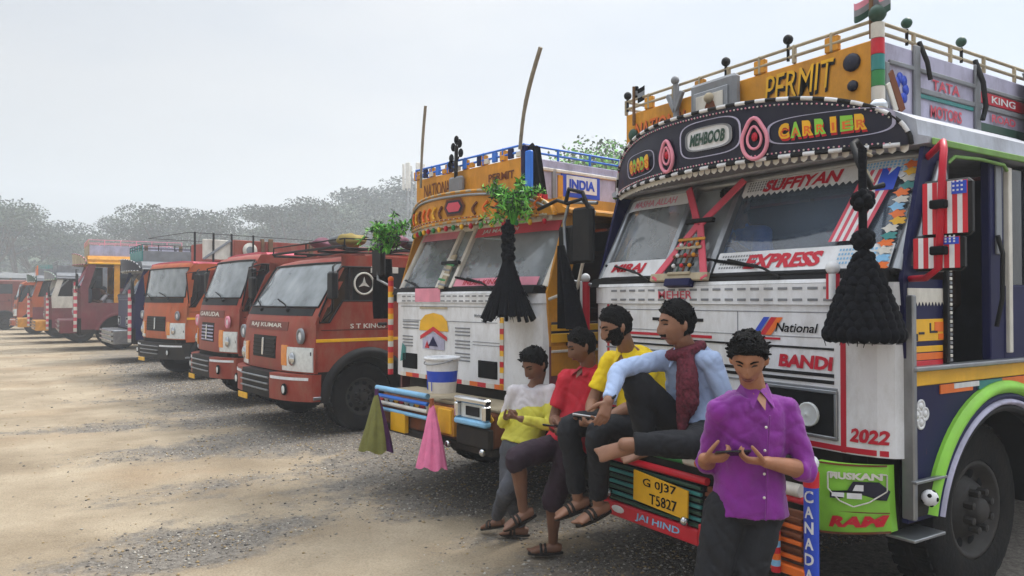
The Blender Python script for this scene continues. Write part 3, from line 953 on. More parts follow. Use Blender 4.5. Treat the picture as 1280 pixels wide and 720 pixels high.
# ================================================================== the nearest truck: white hood, black crown board
HX_PLAN = [(.30, 1.19), (.15, 1.19), (.085, 1.155), (.04, 1.09), (.012, 1.0), (0, .92), (0, 0)]
def hood_x(y, hw=1.19):
    a = abs(y) + (1.19 - hw)
    for (x0, y0), (x1, y1) in zip(HX_PLAN, HX_PLAN[1:]):
        if y1 <= a <= y0:
            return x0 + (x1 - x0) * ((y0 - a) / max(1e-6, y0 - y1))
    return .0 if a < .92 else .15
def hood_strip(b, y0, y1, z0, z1, m, off=.004, hw=1.19, n=10):
    b.grid(lambda u, v: (hood_x(y0 + (y1 - y0) * u, hw) - off, y0 + (y1 - y0) * u, z0 + (z1 - z0) * v), n, 1, m, (.003, 0, 0))

P1 = dict(hw=1.19, z0=.915, band=(1.668, 1.785), ws=(1.84, 2.455), roof=2.70, arch=(1.05, .45, .65), crown=(2.49, .345, 1.14), back=1.62, mid=(.0, .40), glassl='glass_pale', bow=.35, cx0=.27,
          zs=1.33, length=6.6, cargo_z=2.6, cargom='truck_maroon', gutter='lime_dull', roofm='roof_silver', soffit='grey', fringe='offwhite', bpillar='navy', door='navy',
          archtrim=[(.73, .80, 'lime', .05), (.695, .735, 'navy', .035), (.665, .70, 'lilac', .045), (.63, .67, 'black', .03)])
c = old_cab('decorated_truck', 'decorated truck with black crown board and three men sitting on its bumper', (3.5, 3.29, 0), 0, P1)
R, W, CR, CZ = c['R'], c['W'], c['CR'], c['CZ']
hood = MB()
b = MB()                                                   # panel joints and grille lines pressed in the hood
for (ya, yb, za, zb) in [(-.90, 1.0, 1.628, 1.633), (-.253, -.247, 1.50, 1.63), (-.90, 1.0, 1.495, 1.499)]:
    b.box(-.0025, .01, ya, yb, za, zb, 'grey', .0005)
for zz, ya, yb, m, t in [(1.44, -.88, .95, 'black', .006), (1.325, -.88, -.12, 'black', .010) if 0 else (1.303, -.88, .95, 'black', .009), (1.268, -.88, .95, 'black', .009), (1.235, -.9, .95, 'grey', .005),
                      (1.57, .02, .47, 'black', .010), (1.40, .12, .95, 'black', .006), (1.36, .12, .95, 'grey', .006)]:
    b.box(-.005, .01, ya, yb, zz - t, zz + t, m, .001)
b.obj('grille_line', R)
b = MB()
hood_strip(b, -.945, -.918, .92, 1.665, 'crimson'); hood_strip(b, .918, .945, .92, 1.665, 'crimson')
hood_strip(b, -1.19, 1.19, .922, .950, 'crimson', n=40); hood_strip(b, -.05, .95, 1.46, 1.478, 'crimson'); hood_strip(b, -.55, -.36, 1.475, 1.487, 'crimson', .006)
hood_strip(b, -1.185, -.95, 1.475, 1.482, 'grey', .003)
b.obj('painted_stripe', R)
b = MB()                                                   # slanting red and blue bars of the emblem
for k, (m, dx) in enumerate((('blue', 0), ('red', .05), ('orange', .09))):
    b.add([(-.005, -.36 - dx, 1.50), (-.005, -.40 - dx, 1.50), (-.005, -.46 - dx - .02, 1.60), (-.005, -.42 - dx - .02, 1.60)], [[0, 1, 2, 3]], m)
b.obj('emblem', R)
lettering('National', R, (-.006, -.655, 1.545), FU, FV, .26, .05, 'matte_black', bold=.015, shear=.25)
lettering('BANDI', R, (-.006, -.71, 1.365), FU, FV, .33, .072, 'crimson', bold=.05, shear=.15)
lettering('C', R, (-.006, -.44, 1.365), FU, FV, .06, .055, 'black', bold=.04)
lettering('MEHER', R, (-.0165, .25, 1.728), FU, FV, .30, .05, 'pink_red', bold=.01)
b = MB(); put_text(b, '2022', (0, -1.055, 1.015), FU, FV, .17, .07, 'crimson', bold=.04, shear=.15, warp=lambda p, q: (hood_x(-1.055 - p) - .007, -1.055 - p, 1.015 + q)); b.obj('lettering', R)
def headlamp(R, y0, y1, z0, z1, x=-.004):
    b = MB(); b.box(x - .003, x + .03, y0, y1, z0, z1, 'matte_black', .003); h = b.obj('headlight', R)
    yc, zc, r = ((y0 + y1) / 2 * .72 + (y0 if y0 < 0 else y1) * .28), (z0 + z1) / 2 - .01, min(y1 - y0, z1 - z0) * .26
    b = MB(); b.lathe([(r * 1.12, -.006), (r * 1.12, -.02), (r, -.022), (r * .9, -.016), (.001, -.034)], (x, yc, zc), 'x', 'lamp_lens', 20); b.obj('lamp_lens', h)
    b = MB(); w = .018
    for q in ((y0 - w, y1 + w, z0 - w, z0), (y0 - w, y1 + w, z1, z1 + w), (y0 - w, y0, z0, z1), (y1, y1 + w, z0, z1)):
        b.box(x - .012, x + .01, *q, 'steel', .003)
    b.obj('bezel', h)
headlamp(R, -.885, -.47, .99, 1.21); headlamp(R, .47, .885, .99, 1.21)
# windscreen stickers
def wband(par, ya, yb, ta, tb, m, off=.016):
    b = MB(); b.grid(lambda u, v: W(ya + (yb - ya) * u, ta + (tb - ta) * v, off), 12, 1, m, (.002, 0, .001)); return b.obj('sticker', par)
p1, p2 = c['p1'], c['p2']
wband(p1, -1.12, -.035, .83, .975, 'white'); wband(p1, -1.12, -.035, .03, .23, 'white')
wband(p2, .43, 1.12, .03, .21, 'white'); wband(p2, .43, 1.12, .84, .975, 'white')
b = MB()
for k in range(26):
    y = -.06 - 1.04 * k / 25
    b.add([W(y + .02, .83, .017), W(y - .02, .83, .017), W(y, .80, .017)], [[0, 2, 1]], 'white')
for ta, tb in ((.05, .20), (.85, .96)):                     # perforated pattern on the white bands
    for k in range(14):
        for j in range(4):
            y = -.07 - .02 * k; t = ta + (tb - ta) * (j + .5) / 4
            b.add([W(y, t, .0185), W(y - .012, t, .0185), W(y - .012, t + .02, .0185), W(y, t + .02, .0185)], [[0, 1, 2, 3]], 'grey')
            y = -1.10 + .018 * k
            b.add([W(y, t, .0185), W(y - .011, t, .0185), W(y - .011, t + .02, .0185), W(y, t + .02, .0185)], [[0, 1, 2, 3]], 'light_blue')
b.obj('sticker_pattern', p1)
def wtext(s, par, yc, tc, w, h, m, **k):
    b = MB(); H = w1_ = (2.455 - 1.84)
    put_text(b, s, (0, 0, 0), FU, FV, w, h, m, warp=lambda p, q: W(yc - p, tc + q / H, .020), **k); b.obj('lettering', par)
wtext('EXPRESS', p1, -.52, .13, .50, .085, 'crimson', bold=.05, shear=.25)
wtext('SUFFIYAN', p1, -.46, .90, .52, .075, 'crimson', bold=.04, shear=.2)
wtext('MIRAJ', p2, .78, .12, .34, .075, 'crimson', bold=.05, shear=.3)
wtext('MASHA ALLAH', p2, .78, .91, .44, .05, 'pink', bold=.02)
b = MB()                                                   # striped flag sticker on the glass
n = 9
for k in range(n):
    ya = -.83 - .19 * k / n
    b.add([W(ya + .05 - .0, .27, .022), W(ya + .05 - .19 / n, .27, .022), W(ya - .19 / n - .03, .90, .022), W(ya - .03, .90, .022)], [[0, 1, 2, 3]], 'pink_red' if k % 2 == 0 else 'white')
b.add([W(-.96, .70, .024), W(-1.045, .70, .024), W(-1.05, .90, .024), W(-.965, .90, .024)], [[0, 1, 2, 3]], 'blue')
b.obj('striped_sticker', p1)
b = MB()                                                   # small bright flowers painted down the edge of the glass
rf = random.Random(5)
for k in range(15):
    t = .05 + .062 * k; y = -1.095 + rf.uniform(-.012, .012)
    m = ('orange', 'light_blue', 'offwhite', 'orange', 'teal', 'offwhite', 'yellow')[k % 7]
    pts = [W(y + .030 * math.cos(a) * (1 + .3 * math.cos(5 * a)), t + .034 * math.sin(a) * (1 + .3 * math.cos(5 * a)), .0225 + .0008 * (k % 3)) for a in [2 * math.pi * q / 14 for q in range(14)]]
    b.add(pts, [list(range(14))], m)
b.obj('painted_flowers', p1)
# red ribbon brace and gilt panel between the panes
b = MB()
for a, e in ((W(-.05, 1, .06), W(.19, .56, .06)), (W(.43, 1, .06), W(.21, .56, .06)), (W(.19, .56, .06), W(-.02, -.02, .06)), (W(.21, .56, .06), W(.42, -.02, .06))):
    b.bar(a, e, .055, .012, 'pink_red', up=(-1, 0, .3))
b.bar(W(.08, .60, .065), W(.32, .60, .065), .03, .03, 'black', up=(-1, 0, .3))
b.obj('ribbon_brace', R)
b = MB()
for k in range(5):
    t = .04 + .09 * k; h = .10 + .004 * k
    b.bar(W(.2 - h, t, .075), W(.2 + h, t, .075), .02, .012, ('tan', 'black', 'rust', 'tan', 'amber')[k], up=(-1, 0, .3))
for k in range(4):
    y = .125 + .05 * k
    b.bar(W(y, .06, .072), W(y, .42, .072), .015, .010, ('black', 'rust', 'dark_green', 'black')[k], up=(-1, 0, .3))
for k in range(9):
    b.sphere(W(.12 + .07 * (k % 3), .12 + .11 * (k // 3), .085), .014, ('amber', 'red', 'white')[k % 3], 8, 5)
b.obj('gilt_ornament', R)
b = MB(); b.bar(W(-.04, .0, .05), W(.46, .0, .05), .05, .03, 'tan', up=(-1, 0, .3)); b.bar(W(.08, -.06, .05), W(.30, -.06, .05), .05, .05, 'navy', up=(-1, 0, .3)); b.obj('ornament_base', R)
# crown lettering and figures
crown = c['crown']
def crown_oval(b, yc, zc, w, h, m, off, r=1.0, ring=None, n=36):
    def P(a, k):
        ca, sa = math.cos(a), math.sin(a)
        e = .55
        y = yc + math.copysign(abs(ca) ** e, ca) * w / 2 * k; z = zc + math.copysign(abs(sa) ** e, sa) * h / 2 * k
        return CZ(y, z, off)
    if ring:
        for i in range(n):
            a0, a1 = 2 * math.pi * i / n, 2 * math.pi * (i + 1) / n
            b.add([P(a0, 1), P(a1, 1), P(a1, ring), P(a0, ring)], [[0, 1, 2, 3]], m)
    else:
        b.add([P(2 * math.pi * i / n, 1) for i in range(n)][::-1], [list(range(n))], m)
def crown_text(s, yc, zc, w, h, m, off=.02, **k):
    b = MB(); put_text(b, s, (0, 0, 0), FU, FV, w, h, m, warp=lambda p, q: CZ(yc - p, zc + q, off), **k); b.obj('lettering', crown)
for q in ((-.79, 2.625, .60, .15), (-.11, 2.665, .46, .22), (.60, 2.62, .42, .16)):
    b = MB(); crown_oval(b, *q, 'lilac', .012, ring=.95); b.obj('oval_outline', crown)
b = MB(); crown_oval(b, -.11, 2.665, .35, .14, 'white', .015); crown_oval(b, -.11, 2.665, .35, .14, 'grey', .018, ring=.9); b.obj('name_plate', crown)
crown_text('MEHBOOB', -.11, 2.665, .26, .075, 'dark_green', bold=.04, shear=.2)
def stacked_text(s, yc, zc, w, h):
    n = len(s); cwid = w / n
    for i, ch in enumerate(s):
        y = yc + w / 2 - cwid * (i + .5)
        b = MB()
        for dx, m, off in ((.012, 'red', .015), (0, ('yellow', 'lime', 'yellow', 'lime')[i % 4], .022)):
            put_text(b, ch, (0, 0, 0), FU, FV, cwid * (.45 if ch == 'I' else .92), h, m, bold=.09, warp=lambda p, q: CZ(y - p, zc + q - dx, off))
        put_text(b, ch, (0, 0, 0), FU, FV, cwid * (.2 if ch == 'I' else .6), h * .5, 'orange', bold=.02, warp=lambda p, q: CZ(y - p, zc + q - h * .12, .024))
        b.obj('lettering', crown)
stacked_text('CARRIER', -.77, 2.625, .42, .085); stacked_text('GOODS', .60, 2.62, .30, .09)
for yc, k in ((-.42, 1.0), (.25, .85)):                    # leaf shaped outlines in pink beads
    b = MB()
    shape = []
    for i in range(33):
        a = 2 * math.pi * i / 32
        rr = .085 * (1 - .28 * math.sin(a)) * (1 + .5 * max(0, math.sin(a)) ** 5)
        shape.append((yc + rr * .85 * math.cos(a) * k, 2.62 + rr * 1.15 * math.sin(a) * k))
    b.tube([CZ(y, z, .016) for y, z in shape[:-1]], .012, 'pink', 6, True)
    b.tube([CZ(yc + (y - yc) * .55, 2.62 + (z - 2.62) * .55, .016) for y, z in shape[:-1]], .008, 'pink', 6, True)
    b.sphere(CZ(yc, 2.62, .012), .022, 'crimson', 8, 6, (.5, 1, 1.2))
    b.obj('leaf_outline', crown)
for t in (.07, .90):
    b = MB()
    for k in range(90):
        y = -1.06 + 2.12 * k / 89
        b.sphere(CR(y, t, .008), .0055, ('offwhite', 'pink')[k % 2], 6, 4)
    b.obj('bead_trim', crown)
# roof rack
fb, sb = carrier(R, .30, 3.4, -.92, 1.08, 2.70, 3.095, 3.195, 'amber', 'lilac', 'tan', 9)
lettering('PERMIT', fb, (.294, -.46, 2.965), FU, FV, .46, .175, 'black', bold=.02, shear=.1)
lettering('PERMIT', fb, (.291, -.452, 2.98), FU, FV, .46, .16, 'yellow', bold=.0, shear=.1)
lettering('NATIONAL', fb, (.292, .70, 2.955), FU, FV, .54, .12, 'orange', bold=.02, shear=.1)
lettering('NATIONAL', fb, (.295, .692, 2.945), FU, FV, .54, .12, 'rust', bold=.03, shear=.1)
b = MB(); b.box(.21, .28, -.05, .34, 2.74, 3.13, 'grey', .05); b.box(.195, .215, .0, .29, 2.80, 3.06, 'steel', .02); em = b.obj('rack_emblem', R)
b = MB(); b.box(.188, .196, .03, .26, 2.83, 3.03, 'offwhite', .01)
b.prism([(.20, 2.84), (.06, 2.84), (.10, 2.97), (.14, 3.01), (.17, 2.95)], 'x', .18, .189, 'rust'); b.sphere((.18, .135, 3.0), .035, 'tan', 8, 6); b.obj('figure_relief', em)
b = MB(); b.box(.25, .29, .50, .54, 2.85, 3.2, 'grey', .01)
for s in (-1, 1): b.bar((.26, .52, 3.0), (.26, .52 + s * .07, 3.13), .03, .03, 'grey')
b.sphere((.26, .52, 3.22), .03, 'grey', 10, 6); b.obj('rack_finial', R)
for y, z in ((1.06, 3.24), (.10, 3.245), (-.38, 3.25)):
    b = MB(); b.sphere((.30, y, z), .030, 'black', 12, 8); b.tube([(.30, y, 3.12), (.30, y, z)], .010, 'black', 6); b.obj('ball_finial', R)
for x in (.62, 1.2):
    b = MB(); b.sphere((x, -.92, 3.245), .030, 'dark_green', 12, 8); b.tube([(x, -.92, 3.12), (x, -.92, 3.21)], .010, 'black', 6); b.obj('ball_finial', R)
b = MB()                                                   # banded corner post
for k, m in enumerate(('chrome', 'offwhite', 'green', 'teal', 'red', 'offwhite')):
    b.tube([(.285, -.955, 2.66 + .085 * k), (.285, -.955, 2.742 + .085 * k)], .034 if k else .04, m, 10)
b.sphere((.285, -.955, 3.22), .046, 'dark_green', 12, 8); b.sphere((.285, -.955, 2.72), .05, 'chrome', 12, 8); b.obj('corner_post', R)
for y, z, r in ((-.80, 3.0, .05), (-.805, 2.87, .03), (-.81, 2.77, .02), (.99, 2.93, .045), (.98, 2.82, .025)):
    b = MB(); b.lathe([(r, 0), (r, -.012), (r * .7, -.02), (.001, -.022)], (.295, y, z), 'x', 'dark_green' if y > 0 else 'crown_black', 14); b.obj('round_boss', R)
def flag(R, x, y, z, w, cols, pole_z, s=1):
    b = MB(); b.tube([(x, y, pole_z), (x, y, z + .05)], .012, 'wood', 6); f = b.obj('flag_pole', R)
    b = MB()
    for k, m in enumerate(cols):
        b.grid(lambda u, v: (x + .02 * math.sin(u * 7), y - s * w * u, z + .035 - .035 * k - .035 * v + .02 * math.sin(u * 5.5 + 1)), 10, 1, m, (.004, 0, 0))
    b.obj('flag_cloth', f)
flag(R, .29, -.915, 3.29, .10, ('pink', 'grey', 'dark_green'), 3.1); flag(R, .288, -.917, 3.29, .11, ('pink', 'grey', 'dark_green'), 3.1, -1)
flag(R, .29, .98, 3.24, .10, ('matte_black', 'grey', 'matte_black'), 3.0)
# painted side board of the rack
b = MB()
for x0, x1, z0, z1 in ((.36, .40, 2.72, 2.98), (.64, .70, 2.70, 3.12), (1.30, 1.36, 2.70, 3.12), (1.95, 2.01, 2.70, 3.12)):
    b.box(x0, x1, -.955, -.936, z0, z1, 'grey')
for x0, x1, z0, z1 in ((.705, 1.295, 2.86, 2.89), (1.365, 1.945, 2.86, 2.89), (.405, 1.945, 2.975, 3.0), (.70, 1.94, 2.70, 2.722)):
    b.box(x0, x1, -.951, -.937, z0, z1, 'grey')
b.box(1.37, 1.94, -.945, -.937, 2.90, 2.97, 'crimson', .002); b.box(1.37, 1.94, -.945, -.937, 2.73, 2.78, 'dark_green', .002)
b.box(.71, 1.29, -.945, -.937, 2.835, 2.858, 'teal', .002)
b.obj('side_framing', sb[0])
lettering('TATA', sb[0], (.99, -.941, 2.93), SU, SV, .30, .06, 'pink_red', bold=.03)
lettering('MOTORS', sb[0], (.99, -.941, 2.775), SU, SV, .34, .07, 'pink_red', bold=.03)
lettering('KING', sb[0], (1.65, -.948, 2.935), SU, SV, .3, .045, 'white', bold=.02); lettering('ROAD', sb[0], (1.65, -.948, 2.82), SU, SV, .3, .05, 'pink_red', bold=.03)
b = MB()
for k in range(7):
    a = 2 * math.pi * k / 7
    b.lathe([(.030, 0), (.030, -.004), (.001, -.006)], (.53 + .045 * math.cos(a), -.936, 2.86 + .06 * math.sin(a)), 'y', 'blue', 10)
b.obj('blue_emblem', sb[0])
b = MB(); b.bar((.40, -.95, 2.93), (.52, -.95, 2.73), .012, .06, 'rust'); b.bar((.37, -.956, 2.86), (.45, -.956, 2.72), .012, .04, 'offwhite'); b.obj('side_brace', sb[0])
b = MB(); b.tube([(.72, -.935, 3.15), (.70, -.99, 3.02), (.74, -.985, 2.93)], .014, 'black', 6); b.obj('rope_end', R); b = MB(); b.tube([(1.33, -.935, 3.15), (1.31, -.99, 3.0), (1.35, -.985, 2.86), (1.32, -.98, 2.78)], .016, 'black', 6); b.obj('rope_end', R)
b = MB(); b.grid(lambda u, v: (1.82 + .9 * u, -1.0 - .05 * math.sin(v * 3) + .03 * math.sin(u * 9), 2.66 + .48 * v + .05 * math.sin(u * 4)), 12, 6, 'tarp', (0, .03, 0)); b.obj('tarpaulin', R)
# bands of paint on the door side
nr = c['near']; Y = -1.19
b = MB()
for z0_, z1_, m, x1_ in ((1.685, 1.755, 'offwhite', .46), (1.49, 1.60, 'yellow', .46), (1.435, 1.465, 'yellow', .45), (1.395, 1.43, 'orange', .45), (1.352, 1.392, 'red', .45)):
    b.box(.135, x1_, Y - .006, Y + .03, z0_, z1_, m, .002)
b.box(.135, .47, Y - .003, Y + .028, 1.335, 1.80, 'navy', .002)
for k in range(11):
    b.add([(.14 + .03 * k, Y - .008, 1.69), (.17 + .03 * k, Y - .008, 1.69), (.155 + .03 * k, Y - .008, 1.665)], [[0, 1, 2]], 'offwhite')
for x, z, w, h, m in ((.25, 1.53, .05, .012, 'crown_black'), (.21, 1.51, .012, .035, 'crown_black'), (.33, 1.56, .012, .04, 'crown_black'), (.36, 1.535, .07, .012, 'crown_black'), (.41, 1.56, .08, .05, 'orange'), (.43, 1.51, .05, .03, 'orange')):
    b.box(x - w / 2, x + w / 2, Y - .009, Y - .004, z - h / 2, z + h / 2, m, .001)
b.obj('painted_band', nr)
b = MB(); b.box(.13, 1.62, Y - .05, Y + .02, 1.345, 1.368, 'steel', .005); b.box(.13, 1.62, Y - .012, Y + .01, 1.268, 1.342, 'yellow', .004); b.obj('door_step_rail', nr)
b = MB()
for x0, x1, z0_, z1_, m in ((.42, .66, 1.215, 1.262, 'orange'), (.55, .86, 1.235, 1.262, 'white'), (.60, .74, 1.215, 1.236, 'orange'), (.80, 1.05, 1.215, 1.262, 'teal'), (.78, .95, 1.235, 1.25, 'white'), (1.05, 1.55, 1.215, 1.262, 'orange')):
    b.box(x0, x1, Y - .007 - (.002 if m != 'orange' else 0) - x0 * .001, Y + .0, z0_, z1_, m, .001)
b.obj('painted_band', nr)
b = MB()
for dx, dz in ((.035, 0), (-.035, 0), (0, .04), (0, -.04)):
    b.lathe([(.036, 0), (.036, -.005), (.026, -.006), (.026, -.003), (.017, -.004), (.017, -.006), (.001, -.006)], (.245 + dx, Y - .001, 1.125 + dz), 'y', 'white', 16)
b.obj('flower_emblem', nr)
b = MB(); b.box(.125, .16, Y - .035, Y + .03, .62, 1.72, 'steel', .006); b.box(.162, .34, Y - .02, Y + .01, .625, .80, 'chassis', .01); b.box(.12, .40, Y - .05, Y - .021, .80, .815, 'steel', .003); b.box(.10, .38, Y - .05, Y + .1, .52, .535, 'steel', .003); b.obj('step_bracket', R)
b = MB(); b.sphere((.225, Y - .055, .725), .040, 'white', 16, 10)
for a, e in ((0, 0), (1.1, .5), (2.2, -.4), (-1.1, .5), (-2.2, -.45), (.5, 1.1), (-.6, -1.1)):
    d = Vector((math.sin(a) * math.cos(e), -math.cos(a) * math.cos(e), math.sin(e)))
    b.sphere(Vector((.225, Y - .055, .725)) + d * .033, .012, 'matte_black', 8, 6)
b.obj('football_ornament', R)
b = MB()                                                   # vent window frame, grab bar, lime lining of the door top
loop = [(.20, 1.85), (.42, 1.85), (.455, 1.90), (.455, 2.33), (.43, 2.40), (.40, 2.40), (.17, 1.92), (.165, 1.87)]
b.tube([(x, Y - .02, z) for x, z in loop], .014, 'steel', 6, True)
b.bar((.225, Y - .022, 1.90), (.40, Y - .022, 2.34), .02, .02, 'offwhite'); b.box(.45, .475, Y - .03, Y - .005, 1.37, 2.44, 'black', .004); b.obj('vent_window_frame', R)
b = MB(); b.prism([(.21, 1.87), (.44, 1.87), (.44, 2.37), (.41, 2.37)], 'y', Y + .004, Y + .008, 'glass_dark'); b.obj('vent_window', R)
b = MB(); b.tube([(.48, Y - .02, 2.40), (.54, Y - .026, 2.44), (.80, Y - .026, 2.452), (1.05, Y - .026, 2.445), (1.10, Y - .02, 2.42)], .010, 'lime_dull', 8); b.obj('door_edge_lining', R)
b = MB()
for k in range(24):
    b.box(.478, .50, Y - .03, Y - .012, 1.38 + .022 * k, 1.396 + .022 * k, 'offwhite' if k % 2 else 'grey', .002)
b.obj('beaded_edge', R)
b = MB(); b.box(1.0, 1.06, Y - .012, Y, 1.95, 2.44, 'grey', .004); b.box(1.12, 1.16, Y - .02, Y + .01, 1.40, 2.44, 'offwhite', .004); b.tube([(.97, Y - .02, 1.55), (.97, Y - .05, 1.7), (.98, Y - .05, 1.95), (.99, Y - .02, 2.05)], .013, 'black', 6); b.obj('door_jamb', R)
# mirror arm with two striped boards
b = MB(); b.tube([(.34, -1.18, 2.42), (.22, -1.30, 2.44), (.06, -1.41, 2.43), (.0, -1.445, 2.38), (-.022, -1.45, 2.30), (-.025, -1.43, 1.84), (.05, -1.33, 1.80), (.16, -1.19, 1.80)], .016, 'crimson', 8)
for z in (2.13, 1.92): b.box(-.06, -.02, -1.475, -1.405, z - .02, z + .02, 'matte_black', .006)
b.obj('mirror_arm', R)
mirror_board(R, .02, -1.45, 2.115, .215, .26, True, rz=.10); mirror_board(R, .02, -1.41, 1.912, .225, .165, True, rz=.10)
# far side mirror
b = MB(); b.tube([(.06, 1.13, 2.42), (.0, 1.40, 2.45), (-.02, 1.44, 2.3), (-.02, 1.40, 1.85), (.06, 1.15, 1.80)], .014, 'steel', 8); b.obj('mirror_arm', R)
mirror_board(R, .02, 1.44, 2.12, .2, .3, False)
b = MB(); b.tube([(.12, -.98, 2.46), (.02, -1.0, 2.50), (-.06, -1.03, 2.47), (-.08, -1.08, 2.36), (-.06, -1.13, 2.24), (.02, -1.14, 2.26)], .016, 'black', 7); b.tube([(.10, -1.03, 2.43), (-.03, -1.04, 2.44), (-.05, -1.09, 2.34), (-.03, -1.12, 2.27)], .009, 'tan', 6); b.obj('tassel_hanger', R)
# corner marker posts
for s, x in ((1, 0), (-1, 0)):
    y = s * 1.235 if s > 0 else -.90
    b = MB(); xx = .03 if s > 0 else -.035
    b.tube([(xx, y, 1.18 if s > 0 else 1.70), (xx, y, 1.83)], .033, 'crimson', 10); b.tube([(xx - .022, y + s * .012, 1.18 if s > 0 else 1.70), (xx - .022, y + s * .012, 1.83)], .018, 'white', 8)
    b.sphere((xx, y, 1.86), .036, 'white', 12, 8); b.obj('corner_marker', R)
# bumper
b = MB(); b.box(-.44, .02, -.66, 1.02, .82, .862, 'chassis', .01); b.box(-.40, .06, -.64, 1.0, .50, .82, 'chassis', .02); bump = b.obj('bumper', R)
for k in range(7):
    b = MB(); z = .47 + .034 * k; b.box(-.47, -.42, -.40, .36, z, z + .019, 'teal' if k % 2 else 'dark_green', .003); b.obj('slat', bump)
for k in range(6):
    b = MB(); z = .47 + .036 * k; b.box(-.46, -.425, -1.02, -.42, z, z + .02, 'rust' if k % 2 else 'orange', .003); b.obj('slat', bump)
b = MB(); b.box(-.455, -.41, -.42, .38, .455, .735, 'matte_black', .003); b.box(-.445, -.42, -1.03, -.421, .455, .70, 'rust', .003); b.obj('slat_backing', bump)
b = MB(); b.box(-.485, -.42, -.395, .40, .375, .462, 'red', .008); b.box(-.49, -.43, -.437, -.397, .375, .50, 'red', .006); b.box(-.47, -.42, -1.06, -.44, .395, .44, 'orange', .006); lw = b.obj('lower_strip', bump)
lettering('JAI HIND', lw, (-.4875, -.08, .418), FU, FV, .36, .05, 'light_blue', bold=.02, shear=.15)
b = MB(); b.sphere((-.486, .26, .425), .05, 'white', 10, 6, (.08, 1.2, .45)); b.obj('painted_flower', lw)
b = MB(); b.tube([(-.45, .38, .725), (-.45, -.43, .725)], .022, 'red', 8); b.obj('bumper_pipe', bump)
b = MB()
b.tube([(-.40, .10, .80), (-.40, -.22, .80)], .026, 'green', 10); b.tube([(-.40, -.221, .80), (-.40, -.31, .80)], .027, 'offwhite', 10); b.tube([(-.40, -.311, .80), (-.40, -.40, .80)], .026, 'orange', 10); b.sphere((-.40, -.44, .80), .03, 'chrome', 10, 7); b.obj('bumper_pipe', bump)
b = MB(); b.tube([(-.33, -.05, .895), (-.33, -.30, .895)], .028, 'red', 10); b.sphere((-.33, -.34, .895), .034, 'chrome', 10, 7); b.obj('bumper_pipe', bump)
for y, z in ((.33, .515), (-.31, .495)):
    b = MB(); b.sphere((-.50, y, z), .026, 'chrome', 10, 7); b.obj('bumper_knob', bump)
b = MB(); b.prism([(.11, .52), (.105, .695), (-.33, .66), (-.325, .50)], 'x', -.495, -.485, 'yellow'); pl = b.obj('number_plate', bump)
lettering('G 0J37', pl, (-.498, -.11, .635), FU, FV, .27, .06, 'matte_black', bold=.015); lettering('T5827', pl, (-.498, -.14, .555), FU, FV, .22, .06, 'matte_black', bold=.015)
for z, r, y0, y1 in ((.885, .026, -.72, -1.0), (.785, .032, -.70, -.98), (.74, .018, -.70, -1.0)):
    b = MB(); b.tube([(-.40, y0, z), (-.40, y1, z)], r, 'offwhite' if z > .75 else 'red', 10); b.obj('bumper_pipe', bump)
def spiral_post(y, z0_, z1_, x=-.49, r=.022, ca='blue', cb='red'):
    b = MB(); nn = 10
    for k in range(nn):
        za, zb = z0_ + (z1_ - z0_) * k / nn, z0_ + (z1_ - z0_) * (k + 1) / nn
        b.tube([(x, y, za), (x, y, zb)], r, 'red' if k in (0, nn - 1) else (ca, 'light_blue', cb)[k % 3], 10)
    b.sphere((x, y, z1_ + .02), r * 1.1, 'chrome', 10, 7); b.obj('spiral_post', bump)
spiral_post(-.90, .40, .70, cb='orange', ca='red'); spiral_post(-.78, .42, .60, cb='navy', ca='bright_blue')
b = MB(); b.tube([(-.44, -1.06, .33), (-.44, -1.06, .39)], .036, 'red', 12); b.tube([(-.44, -1.06, .39), (-.44, -1.06, .83)], .034, 'blue', 12); b.tube([(-.44, -1.06, .83), (-.44, -1.06, .90)], .036, 'red', 12); b.sphere((-.44, -1.06, .94), .036, 'white', 12, 8); ps = b.obj('lettered_post', bump)
for k, ch in enumerate('CANADA'):
    b = MB(); put_text(b, ch, (0, 0, 0), FU, FV, .042, .055, 'white', bold=.03, warp=lambda p, q, k=k: (-.44 - .037 * math.cos(p / .037 + .30), -1.06 - .037 * math.sin(p / .037 + .30), .79 - .072 * k + q)); b.obj('lettering', ps)
# green corner panel below the hood
def GX(y): return -.13 + .30 * max(0, (-y - .86) / .33) ** 2.2
b = MB(); b.grid(lambda u, v: (GX(-.86 - .27 * u) - .0 + .03 * (1 - v) ** 2, -.86 - .27 * u, .55 + .33 * v - .03 * (1 - u) * (1 - v)), 12, 6, 'lime', (.05, 0, 0)); gp = b.obj('corner_panel', R)
b = MB()
b.grid(lambda u, v: (GX(-.86 - .27 * u) - .006 + .02, -.86 - .27 * u, .642 + .006 * v), 12, 1, 'rust')
for q in ((.545, .556), (.874, .884)): b.grid(lambda u, v: (GX(-.86 - .27 * u) - .006 + (.03 if q[0] < .6 else 0) - .002, -.86 - .27 * u, q[0] + (q[1] - q[0]) * v - (.03 * (1 - u) if q[0] < .6 else 0)), 12, 1, 'rust')
b.obj('panel_edge', gp)
GW = lambda yc, zc, off: (lambda p, q: (GX(yc - p) - off + .006, yc - p, zc + q))
b = MB(); put_text(b, 'RAM', (0, 0, 0), FU, FV, .19, .055, 'crimson', bold=.06, shear=.3, warp=lambda p, q: (GX(-1.03 - p) - .0, -1.03 - p, .60 + q + p * .1)); b.obj('lettering', gp)
b = MB()
sh = [(-.10, .06), (.10, .06), (.10, -.02), (.05, -.075), (0, -.10), (-.05, -.075), (-.10, -.02)]
f_ = GW(-1.03, .775, .016)
for i in range(7):
    (a0, c0), (a1, c1) = sh[i], sh[(i + 1) % 7]
    b.bar(f_(a0, c0), f_(a1, c1), .008, .006, 'offwhite')
